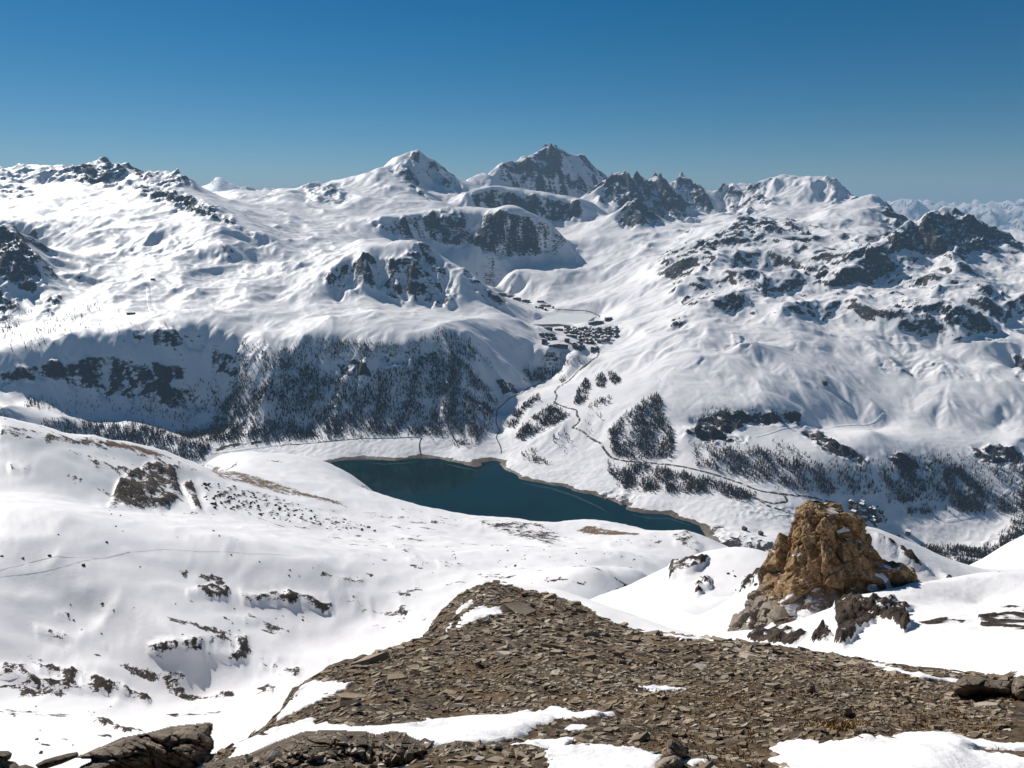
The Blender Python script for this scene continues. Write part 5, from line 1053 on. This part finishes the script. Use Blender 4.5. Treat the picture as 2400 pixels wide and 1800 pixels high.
for sd in range(5):
    tv, tf, cv, cf = larch_parts(sd)
    m1 = bpy.data.meshes.new('trunk'); m1.from_pydata(tv, [], tf); m1.materials.append(M_BARK)
    m2 = bpy.data.meshes.new('crown'); m2.from_pydata(cv, [], cf); m2.materials.append(M_TWIG); LAR.append((m1, m2))
def c6b(L): return [(1400 + x / 2.212, 780 + y / 2.212) for x, y in L]
FORESTS = [
    (c6b([(480, 560), (900, 600), (1300, 680), (1700, 660), (2300, 700), (2300, 960), (2040, 940), (1800, 940), (1480, 860), (1200, 850), (850, 790), (500, 690)]), 16, 2.7, 4.0, 1 / 260),
    (c6b([(1440, 1150), (1640, 1110), (2100, 1110), (2300, 1040), (2300, 1250), (1480, 1260)]), 8, 2.4, 3.4, 1 / 60),  # outline, soft, ymin, ymax, trees per square metre
    ([(560, 890), (640, 845), (720, 850), (780, 880), (880, 870), (960, 850), (1030, 815), (1075, 830), (1125, 885), (1165, 940), (1150, 1000), (1125, 1035), (1060, 1030), (1000, 1022), (900, 1022), (700, 1033), (560, 1040), (440, 1036), (415, 1015), (480, 1000)], 14, 3.4, 4.45, 1 / 46),
    ([(560, 800), (640, 800), (660, 840), (560, 900), (500, 980), (480, 950), (550, 880)], 14, 3.5, 4.5, 1 / 160),
    ([(640, 830), (720, 790), (850, 800), (960, 805), (1044, 775), (1095, 790), (1150, 860), (1100, 850), (1000, 830), (880, 850), (760, 850), (660, 860)], 10, 3.8, 4.6, 1 / 90),
    ([(100, 985), (200, 990), (253, 994), (343, 994), (427, 1028), (500, 1045), (470, 1085), (380, 1070), (230, 1030), (100, 1010)], 8, 3.3, 3.85, 1 / 50),
    ([(60, 960), (250, 965), (430, 1005), (540, 950), (520, 880), (300, 940), (60, 930)], 20, 3.6, 4.2, 1 / 230),
    ([(0, 780), (300, 760), (560, 770), (560, 800), (300, 810), (0, 840)], 16, 3.9, 4.7, 1 / 1900),
    ([(30, 800), (140, 740), (230, 700), (240, 720), (150, 770), (50, 830)], 10, 4.0, 5.2, 1 / 900),
    ([(1050, 1010), (1100, 990), (1130, 1030), (1120, 1050), (1060, 1045)], 5, 3.3, 3.9, 1 / 110),
    (cA([(420, 580), (600, 410), (800, 270), (810, 340), (640, 460), (560, 640), (430, 610)]), 5, 3.3, 4.6, 1 / 110),
    (cA([(540, 720), (720, 520), (960, 370), (1120, 500), (980, 590), (760, 690), (620, 760)]), 5, 3.3, 4.6, 1 / 80),
    (cA([(620, 890), (760, 830), (800, 920), (940, 1000), (800, 1000), (640, 950)]), 4, 3.2, 4.2, 1 / 150),
    (cA([(1500, 640), (1700, 480), (1850, 350), (2000, 270), (2040, 330), (1900, 450), (2100, 520), (2180, 700), (2180, 930), (2000, 940), (1700, 960), (1550, 890), (1650, 750), (1500, 720)]), 6, 3.1, 4.6, 1 / 95),
    (cA([(1500, 990), (1900, 990), (2180, 1060), (2180, 1300), (1900, 1280), (1650, 1210), (1510, 1090)]), 6, 2.8, 3.7, 1 / 75),
    (cA([(1375, 90), (1450, 75), (1490, 140), (1470, 220), (1390, 200)]), 3, 3.6, 5.2, 1 / 70),
    (cA([(1505, 50), (1580, 65), (1640, 150), (1570, 200), (1515, 140)]), 3, 3.6, 5.2, 1 / 70),
    (cA([(1150, 380), (1200, 220), (1280, 120), (1330, 180), (1290, 330), (1240, 400)]), 4, 3.6, 5.2, 1 / 95),
    (cA([(1000, 100), (1050, 80), (1080, 150), (1020, 170)]), 3, 3.6, 5.2, 1 / 100),
    (cA([(1280, 400), (1420, 330), (1540, 300), (1540, 380), (1300, 460)]), 5, 3.4, 4.8, 1 / 220),
    (cA([(620, 0), (980, 10), (1000, 60), (850, 140), (720, 170), (640, 60)]), 5, 3.7, 5.0, 1 / 100),
    ([(1270, 830), (1330, 828), (1380, 850), (1320, 860), (1270, 850)], 5, 4.2, 5.2, 1 / 260),
    (cA([(940, 640), (1060, 640), (1220, 830), (1100, 900), (920, 800)]), 5, 3.2, 4.2, 1 / 900),
    (cA([(1250, 480), (1450, 480), (1450, 700), (1280, 680)]), 5, 3.2, 4.2, 1 / 1300),
    (c6b([(50, 530), (180, 430), (300, 330), (330, 330), (340, 400), (390, 540), (330, 640), (80, 650)]), 6, 3.0, 4.2, 1 / 100),
    (c6b([(70, 690), (300, 690), (700, 785), (820, 845), (780, 880), (550, 830), (200, 830), (90, 790)]), 6, 2.7, 3.7, 1 / 90),
    (c6b([(500, 600), (700, 590), (850, 600), (980, 660), (990, 790), (830, 770), (500, 690)]), 7, 2.8, 3.9, 1 / 110),
    (c6b([(1010, 650), (1200, 740), (1300, 800), (1200, 845), (1060, 825), (1010, 760)]), 6, 2.8, 3.7, 1 / 100),
    (c6b([(1180, 670), (1400, 700), (1480, 830), (1380, 840), (1260, 770)]), 8, 2.8, 3.8, 1 / 200),
    (c6b([(1480, 730), (1560, 650), (1700, 700), (1710, 830), (1620, 895), (1500, 860)]), 6, 2.8, 3.8, 1 / 75),
    (c6b([(1740, 810), (1800, 710), (1900, 690), (2030, 860), (2010, 935), (1880, 935), (1790, 890)]), 6, 2.8, 3.8, 1 / 70),
    (c6b([(1900, 640), (2050, 680), (2050, 780), (1950, 720)]), 8, 2.8, 3.9, 1 / 220),
    (c6b([(2050, 870), (2130, 830), (2300, 810), (2300, 940), (2080, 935)]), 6, 2.8, 3.8, 1 / 110),
    (c6b([(2090, 1010), (2212, 940), (2300, 940), (2300, 1180), (2080, 1130)]), 6, 2.6, 3.6, 1 / 80),
    (c6b([(1640, 1130), (1900, 1125), (2100, 1120), (2090, 1200), (1750, 1210)]), 6, 2.5, 3.4, 1 / 130),
    (c6b([(1610, 920), (1680, 915), (1745, 930), (1740, 945), (1610, 945)]), 4, 2.8, 3.5, 1 / 60),
    (c6b([(900, 560), (1000, 580), (1100, 640), (1180, 680), (1000, 640)]), 8, 2.9, 3.9, 1 / 330),
    (c6b([(480, 430), (560, 380), (900, 400), (1100, 430), (1000, 470), (700, 450), (560, 520)]), 8, 3.0, 4.2, 1 / 420),
    (c6b([(1480, 640), (1700, 620), (1900, 640), (1850, 700), (1560, 690)]), 8, 3.0, 4.0, 1 / 330),
    ([(80, 720), (40, 770), (0, 790), (0, 740)], 8, 4.0, 5.2, 1 / 500),
]
XX, YY, ZZ = VG; uu, vv = proj(XX, YY, ZZ)
cell = np.abs(np.gradient(XX, axis=1) * np.gradient(YY, axis=0))
rho = np.zeros(XX.shape)
for poly, soft, y0, y1, dn in FORESTS: rho = np.maximum(rho, dn * area(uu, vv, YY / 1000, poly, soft, y0, y1) ** 2)
rho *= (1.5 + 1.6 * (uu > 1200)) * np.clip(0.75 + 1.9 * fbm(XX / 70, YY / 110, 3, 0.6, 91), 0.08, 1.8) * smooth(10, 22, ZZ - LAKE_Z + 400 * (uu > 1700))
near_sky = np.interp(uu, [0, 228, 354, 451, 532, 719, 785, 851, 952, 1117, 1341, 1600, 1690, 1750, 2100, 2240, 2400], [985, 1040, 1068, 1100, 1090, 1095, 1110, 1150, 1215, 1235, 1255, 1262, 1300, 1330, 1345, 1380, 1330]) + 14
rho *= (vv < near_sky) & (uu > -25) & (uu < 2425)
cnt = rs.poisson(np.clip(rho * cell, 0, 4)); ii = np.repeat(np.arange(XX.size), cnt.ravel())
gx_, gy_ = np.gradient(XX, axis=1).ravel(), np.gradient(YY, axis=0).ravel()
ty_ = YY.ravel()[ii] + (rs.rand(len(ii)) - 0.5) * gy_[ii]; tx_ = XX.ravel()[ii] * ty_ / YY.ravel()[ii] + (rs.rand(len(ii)) - 0.5) * gx_[ii]
tz_ = far_relief(tx_, ty_); th_ = np.clip(rs.normal(14.0, 4.5, len(ii)), 4, 27); tw_ = rs.uniform(0.9, 1.75, len(ii))
n_tree = len(ii)
app = th_ / ty_; tu_, tv_ = proj(tx_, ty_, tz_)
vis = (tu_ > 5) & (tu_ < 2395) & ~((tu_ > 1720) & (tv_ > 1215) & (tu_ < 2150)) & (tv_ < 1300)
order = np.argsort(-(app * vis)); near_i = order[:300]; far_i = order[300:]
for i in near_i:
    t = empty('larch_tree', (float(tx_[i]), float(ty_[i]), float(tz_[i])), float(rs.rand() * 6.28)); s_ = float(th_[i]); t.scale = (s_ * float(tw_[i]), s_ * float(tw_[i]), s_)
    u_, v_ = float(tu_[i]), float(tv_[i])
    where = ('in the dense wood on the slope left of the lake' if u_ < 1150 else 'in the clumps between the ravine and the winding road' if u_ < 1400 and v_ < 1085 else 'in the wood between the shore and the straight road' if v_ > 1095 - 0.0 and u_ < 1800 else 'in the wood above the straight road right of the lake' if u_ < 1750 else 'in the wood above the hairpin loop' if u_ < 2050 else 'in the dark wood at the far right above the snowfield' if v_ < 1180 else 'at the lower right beyond the snow saddle')
    tag(t, 'bare brown larch ' + where, 'tree', 'larches on the far slopes')
    k = int(rs.randint(0, 5))
    for nm, me in zip(('trunk', 'crown'), LAR[k]):
        c = bpy.data.objects.new(nm, me); c.parent = t; link(c)
# the rest of the wood as one mass of simple bare larches
def simple_larch(seed):
    r = random.Random(seed + 50); v = [(0.012, 0, -0.05), (-0.006, 0.01, -0.05), (-0.006, -0.01, -0.05), (0, 0, 1.0)]; f = [(0, 1, 3), (1, 2, 3), (2, 0, 3)]
    for k in range(5):
        h = 0.2 + 0.155 * k; l = (0.15 * (1 - (h - 0.2) / 0.82) ** 0.8 + 0.02) * r.uniform(0.75, 1.25); a = r.uniform(0, 6.28) ; b = len(v); c_, s__ = math.cos(a), math.sin(a)
        v += [(c_ * l, s__ * l, h - 0.04), (-c_ * l * .9, -s__ * l * .9, h - 0.03 * r.random()), (-s__ * l * 0.42, c_ * l * 0.42, h + 0.15), (s__ * l * 0.42, -c_ * l * 0.42, h + 0.12)]
        f += [(b, b + 1, b + 2), (b + 1, b, b + 3)]
    return np.array(v), np.array(f)
V_, F_, off = [], [], 0
kk = rs.randint(0, 6, len(far_i)); yw = rs.rand(len(far_i)) * 6.28
for k in range(6):
    sv, sf = simple_larch(k); idx = far_i[kk == k]; a = yw[kk == k]; c_, s__ = np.cos(a)[:, None], np.sin(a)[:, None]
    hx = (th_[idx] * tw_[idx])[:, None]
    v = np.stack([tx_[idx][:, None] + hx * (c_ * sv[:, 0] - s__ * sv[:, 1]), ty_[idx][:, None] + hx * (s__ * sv[:, 0] + c_ * sv[:, 1]), tz_[idx][:, None] + th_[idx][:, None] * sv[:, 2]], -1)
    F_.append((sf[None] + (np.arange(len(idx)) * len(sv))[:, None, None]).reshape(-1, 3) + off); V_.append(v.reshape(-1, 3)); off += len(idx) * len(sv)
o = mesh_obj('larch_forest', np.concatenate(V_), np.concatenate(F_), M_TWIG, None, None, False); tag(o, 'bare larch wood on the far valley slopes', kind='stuff')
print('TREES', n_tree, 'STONES', n_stones)

# ------------------------------------------------------------------ villages
M_WOOD = simple_mat('dark_timber', (0.035, 0.024, 0.018), (0.075, 0.05, 0.036), 3)
M_STUCCO = simple_mat('grey_brown_facade', (0.09, 0.078, 0.07), (0.15, 0.13, 0.115), 5)
M_GLASS = simple_mat('window_band', (0.012, 0.014, 0.018), (0.03, 0.034, 0.042), 2, 0.2)
M_RSNOW = simple_mat('roof_snow', (0.86, 0.84, 0.835), (0.80, 0.78, 0.775), 4, 0.6)
def box_me(name, x0, x1, y0, y1, z0, z1, mat):
    me = bpy.data.meshes.new(name); v = [(x, y, z) for z in (z0, z1) for y in (y0, y1) for x in (x0, x1)]
    me.from_pydata(v, [], [(0, 2, 3, 1), (4, 5, 7, 6), (0, 1, 5, 4), (2, 6, 7, 3), (0, 4, 6, 2), (1, 3, 7, 5)]); me.materials.append(mat); return me
def add(name, me, parent):
    o = bpy.data.objects.new(name, me); o.parent = parent; return link(o)
def chalet_proto(w, d, h, rise, wall, roof=None):
    ro = bpy.data.meshes.new('roof'); e = 1.2; t = 1.0
    v = [(-w / 2 - e, -d / 2 - e, h - 0.6), (w / 2 + e, -d / 2 - e, h - 0.6), (w / 2 + e, d / 2 + e, h - 0.6), (-w / 2 - e, d / 2 + e, h - 0.6), (0, -d / 2 - e, h + rise), (0, d / 2 + e, h + rise)]
    v += [(a, b, c + t) for a, b, c in v]
    f = [(0, 4, 10, 6), (4, 1, 7, 10), (3, 9, 11, 5), (5, 11, 8, 2), (6, 10, 11, 9), (10, 7, 8, 11), (0, 6, 9, 3), (1, 2, 8, 7), (0, 3, 5, 4), (4, 5, 2, 1)]
    ro.from_pydata(v, [], f); ro.materials.append(roof or M_RSNOW)
    wa = bpy.data.meshes.new('wall'); v = [(x, y, z) for z in (-6, h) for y in (-d / 2, d / 2) for x in (-w / 2, w / 2)] + [(0, -d / 2, h + rise - 0.2), (0, d / 2, h + rise - 0.2)]
    wa.from_pydata(v, [], [(0, 1, 5, 4), (2, 6, 7, 3), (0, 4, 6, 2), (1, 3, 7, 5), (4, 5, 8), (6, 9, 7)]); wa.materials.append(wall)
    win = [box_me('window', x - 0.9, x + 0.9, -d / 2 - 0.12, -d / 2 + 0.1, z, z + 1.6, M_GLASS) for x in (-w / 4, w / 4) for z in (1.2, 4.2) if z + 1.6 < h]
    bal = box_me('balcony', -w / 2 + 0.3, w / 2 - 0.3, -d / 2 - 1.3, -d / 2 - 0.15, 3.1, 3.9, M_WOOD)
    return ro, wa, win, bal
M_SLATE = simple_mat('slate_roof', (0.045, 0.042, 0.042), (0.10, 0.09, 0.085), 3)
CH = [chalet_proto(16, 17, 12, 4.2, M_WOOD), chalet_proto(22, 16, 14, 4.5, M_WOOD, M_SLATE), chalet_proto(25, 17, 16, 4.8, M_STUCCO), chalet_proto(14, 14, 10, 3.4, M_WOOD, M_SLATE)]
def chalet(name, p, rz, k, label, group):
    t = empty(name, p, rz); tag(t, label, 'house', group)
    ro, wa, win, bal = CH[k]; add('wall', wa, t); add('roof', ro, t); add('balcony', bal, t)
    for w_ in win: add('window', w_, t)
    return t
def block(p, rz, L, D, H, label, steps=3, wall=None):
    """long apartment block in stepped sections with balcony bands and a snowy flat roof"""
    t = empty('apartment_block', p, rz); tag(t, label, 'building', 'large apartment blocks'); n = steps
    for k in range(n):
        x0, x1 = -L / 2 + L * k / n, -L / 2 + L * (k + 1) / n; h = H * (1 - 0.10 * abs(k - (n - 1) / 2)); y = -0.02 * L * ((k - (n - 1) / 2) / n) ** 2 * 4
        add('wall', box_me('wall', x0, x1 - 0.4, y - D / 2, y + D / 2, -8, h, wall or M_STUCCO), t)
        add('roof', box_me('roof', x0 - 0.4, x1, y - D / 2 - 0.8, y + D / 2 + 0.8, h, h + 0.9, M_RSNOW), t)
        z = 2.2
        while z < h - 1.5:
            add('balcony', box_me('balcony', x0 + 0.5, x1 - 0.9, y - D / 2 - 1.2, y - D / 2 + 0.02, z, z + 1.1, M_WOOD), t); add('window', box_me('window', x0 + 0.5, x1 - 0.9, y - D / 2 - 0.08, y - D / 2 + 0.1, z + 1.15, z + 2.5, M_GLASS), t); z += 3.1
    return t
def cV(L): return [(1150 + x / 6.32, 680 + y / 6.32) for x, y in L]
big_blocks = [((1000, 850), 0.10, 118, 18, 24, 'long curved dark block on the lower edge of the village', 5), ((780, 800), 0.0, 20, 18, 34, 'narrow dark tower block left of the long curved block', 1), ((1560, 500), 0.55, 120, 17, 22, 'long block climbing beside the frozen lake', 5), ((1745, 450), 0.5, 55, 17, 24, 'shorter block at the upper end by the frozen lake', 2),
              ((850, 585), -0.05, 60, 16, 18, 'low block at the left end of the lakeside row', 3), ((1010, 600), -0.05, 60, 16, 16, 'flat block in the middle of the lakeside row', 3), ((1200, 700), -0.2, 70, 16, 18, 'broad block in the village centre', 3), ((1130, 770), 0.1, 30, 16, 24, 'tall block behind the long curved block', 1),
              ((740, 660), 1.2, 30, 14, 12, 'small block on the left rim of the village', 1), ((520, 180), -0.2, 70, 18, 24, 'big block in the upper village', 3), ((280, 110), -0.2, 110, 18, 24, 'long row at the far end of the upper village', 4), ((160, 80), -0.2, 80, 18, 22, 'last block of the upper village under the dark ridge', 3), ((390, 150), -0.25, 70, 18, 24, 'middle block of the upper village', 3), ((740, 175), -0.1, 60, 14, 12, 'low block at the near end of the upper village', 2)]
bp = cV([b[0] for b in big_blocks]); Wb, okb = hit([p[0] for p in bp], [p[1] for p in bp], far_relief, 4400, 8200, 220)
for (c, rz, L, D, H, lab, st), p in zip(big_blocks, Wb): block(tuple(p), rz, L, D, H, lab, st)
rv = random.Random(5); cand = []
ZONES = [(cV([(1110, 560), (1300, 560), (1440, 600), (1440, 760), (1330, 760), (1300, 660), (1110, 650)]), 34, 9), (cV([(1450, 590), (1550, 590), (1700, 580), (1850, 560), (1880, 600), (1880, 690), (1780, 740), (1650, 790), (1550, 760), (1480, 690)]), 48, 8.5), (cV([(1210, 800), (1350, 800), (1400, 860), (1350, 900), (1230, 850)]), 14, 8), (cV([(740, 670), (1000, 690), (1000, 720), (800, 780)]), 9, 9), (cV([(1350, 560), (1420, 560), (1430, 600), (1350, 600)]), 5, 8), (cV([(640, 250), (820, 230), (960, 260), (830, 300), (640, 290)]), 10, 9), (cV([(1340, 740), (1500, 760), (1540, 800), (1400, 800)]), 9, 8), (cV([(1480, 880), (1620, 860), (1600, 900), (1500, 920)]), 5, 8)]
for zi, (poly, num, sp) in enumerate(ZONES):
    P_ = np.array(poly); got = []; tries = 0
    while len(got) < num and tries < 4000:
        tries += 1; u_, v_ = rv.uniform(P_[:, 0].min(), P_[:, 0].max()), rv.uniform(P_[:, 1].min(), P_[:, 1].max())
        if poly_sd(np.array([u_]), np.array([v_]), poly)[0] > 0 and all(abs(u_ - a) + 2.2 * abs(v_ - b) > sp * 0.9 for a, b in got): got.append((u_, v_))
    cand += [(u_, v_, zi) for u_, v_ in got]
Wc, okc = hit([c[0] for c in cand], [c[1] for c in cand], far_relief, 4400, 8200, 220)
for (u_, v_, zi), p in zip(cand, Wc):
    k = rv.choice((0, 0, 1, 1, 2, 3)); what = ('square dark chalet with snowy roof', 'wide dark chalet with bare slate roof', 'tall grey house with snowy roof', 'small dark chalet with bare roof')[k]
    where = ('in the village centre', 'in the right half of the village', 'beside the long curved block', 'on the left rim of the village', 'by the end of the frozen lake', 'in the small group before the upper village', 'at the lower village street', 'below the village by the road')[zi]
    chalet('chalet', tuple(p), rv.choice((0.1, 0.3, -0.3, 0.9, -0.9, 1.4)), k, what + ' ' + where, 'upper village houses' if zi == 5 else 'village chalets')
singles = [(2128, 1252, 1.0, 2, 'wide chalet with stacked snowy roofs on the snowfield right of the pinnacle'), (2100, 1262, 0.2, 1, 'dark house just left of the wide chalet'), (1783, 1254, 0.1, 3, 'small tan hut on the flat snow near the dam'), (1933, 901, 0.2, 1, 'lone dark hut on the right ski slope'), (1745, 1243, 0.3, 3, 'low hut at the edge of the dam')]
Ws, _ = hit([s[0] for s in singles], [s[1] for s in singles], far_relief, 2400, 5000, 220)
for (u_, v_, rz, k, lab), p in zip(singles, Ws): chalet('house', tuple(p), rz, k, lab, None)
ham = []
while len(ham) < 26:
    u_, v_ = rv.uniform(1985, 2065), rv.uniform(1178, 1225)
    if abs((v_ - 1185) - 0.5 * (u_ - 2000)) < 20 and all(abs(u_ - a) + 2 * abs(v_ - b) > 9 for a, b in ham): ham.append((u_, v_))
Wh, _ = hit([h[0] for h in ham], [h[1] for h in ham], far_relief, 2400, 4000, 200)
for p, (u_, v_) in zip(Wh, ham):
    k = rv.choice((0, 0, 3, 1)); chalet('house', tuple(p), rv.choice((0.2, 0.7, -0.4)), k, ('square house with snowy roof', 'wide house with bare slate roof', '', 'small house with bare roof')[k] + (' in the upper row' if v_ < 1195 else ' in the middle' if v_ < 1210 else ' in the lower row') + ' of the hamlet behind the pinnacle', 'hamlet houses')
lift = [((307, 735), 46, 'long lift station building on the left plateau'), ((358, 655), 26, 'small lift station at the upper left plateau')]
Wl, _ = hit([l[0][0] for l in lift], [l[0][1] for l in lift], far_relief, 4000, 7000, 200)
for (c, L, lab), p in zip(lift, Wl): block(tuple(p), 0.1, L, 12, 7, lab, 2, M_WOOD)

# ski lift pylons
M_STEEL = simple_mat('pylon_steel', (0.05, 0.05, 0.055), (0.08, 0.08, 0.085), 1, 0.6)
py_post = box_me('post', -0.5, 0.5, -0.5, 0.5, -1.5, 13.0, M_STEEL); py_arm = box_me('crossarm', -3.6, 3.6, -0.35, 0.35, 12.3, 13.1, M_STEEL); py_base = box_me('footing', -1.3, 1.3, -1.3, 1.3, -1.5, 0.5, M_STUCCO)
PYL = [(556, 768), (242, 776), (1547, 894), (1709, 922), (2059, 920), (2112, 942), (2112, 1206), (1697, 730), (1870, 737), (1861, 790), (1860, 806), (1858, 824), (1857, 846), (1856, 868), (1854, 886), (349, 672), (296, 668), (500, 727), (475, 742), (879, 742), (1938, 790), (1925, 812), (1910, 835), (1960, 918), (2135, 1218), (1730, 735), (1800, 742)]
Wp, okp = hit([p[0] for p in PYL], [p[1] for p in PYL], far_relief, 2400, 7500, 220)
for p, ok, (u_, v_) in zip(Wp, okp, PYL):
    if not ok: continue
    where = 'on the left plateau' if u_ < 700 else 'on the middle shelf above the forest' if u_ < 1000 else 'at the bottom right snowfield' if v_ > 1100 else 'in the line down the right slope' if 1850 < u_ < 1875 else 'near the upper knolls of the right slope' if v_ < 760 else 'on the lower right ski slope'
    t = empty('lift_pylon', tuple(p), rv.uniform(-0.6, 0.6)); tag(t, 'grey steel ski lift pylon ' + where, 'pylon', 'ski lift pylons')
    add('post', py_post, t); add('crossarm', py_arm, t); add('footing', py_base, t)

# dam crest beyond the lake end
Wd, okd = hit([1722, 1760, 1800, 1835], [1292, 1288, 1290, 1296], far_relief, 2300, 2800, 100)
def dam():
    x = np.linspace(Wd[0, 0] - 20, Wd[-1, 0] + 60, 24); y = np.interp(x, np.sort(Wd[:, 0]), Wd[np.argsort(Wd[:, 0]), 1]) - 30 - 0.002 * (x - x.mean()) ** 2
    X, Y, Z = [], [], []
    for dy, z in ((6, LAKE_Z - 30), (6, LAKE_Z + 14), (-6, LAKE_Z + 14), (-6, LAKE_Z + 11), (-10, LAKE_Z - 110)):
        X.append(x); Y.append(y + dy); Z.append(np.full(x.shape, z))
    return tag(grid_mesh('dam', np.array(X), np.array(Y), np.array(Z), simple_mat('concrete', (0.16, 0.155, 0.15), (0.24, 0.23, 0.22), 12)), 'grey concrete dam wall left of the pinnacle', 'dam')
dam()

# thin ice along the shore
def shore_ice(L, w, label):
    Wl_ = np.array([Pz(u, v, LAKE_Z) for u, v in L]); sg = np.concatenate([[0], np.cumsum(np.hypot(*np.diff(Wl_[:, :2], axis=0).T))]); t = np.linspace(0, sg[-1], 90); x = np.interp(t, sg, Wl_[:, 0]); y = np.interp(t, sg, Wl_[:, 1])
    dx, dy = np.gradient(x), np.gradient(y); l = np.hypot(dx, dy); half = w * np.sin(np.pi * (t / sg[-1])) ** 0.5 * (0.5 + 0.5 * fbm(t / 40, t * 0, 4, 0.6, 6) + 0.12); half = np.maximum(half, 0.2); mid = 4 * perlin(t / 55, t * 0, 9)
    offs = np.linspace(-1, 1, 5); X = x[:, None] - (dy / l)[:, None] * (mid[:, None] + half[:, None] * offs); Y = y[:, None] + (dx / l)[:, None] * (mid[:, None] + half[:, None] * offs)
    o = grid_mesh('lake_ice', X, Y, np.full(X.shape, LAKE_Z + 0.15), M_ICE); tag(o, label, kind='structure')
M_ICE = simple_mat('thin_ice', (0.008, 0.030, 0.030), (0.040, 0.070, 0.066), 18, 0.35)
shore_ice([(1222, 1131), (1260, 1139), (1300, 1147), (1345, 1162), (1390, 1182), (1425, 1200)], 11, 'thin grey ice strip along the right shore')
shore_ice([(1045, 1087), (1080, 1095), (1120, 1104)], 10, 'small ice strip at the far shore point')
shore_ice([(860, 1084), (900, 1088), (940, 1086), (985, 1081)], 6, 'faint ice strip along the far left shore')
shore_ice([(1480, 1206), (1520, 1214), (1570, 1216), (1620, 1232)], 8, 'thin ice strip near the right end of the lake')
haze(2.4e-5, (0.46, 0.72, 1.0))
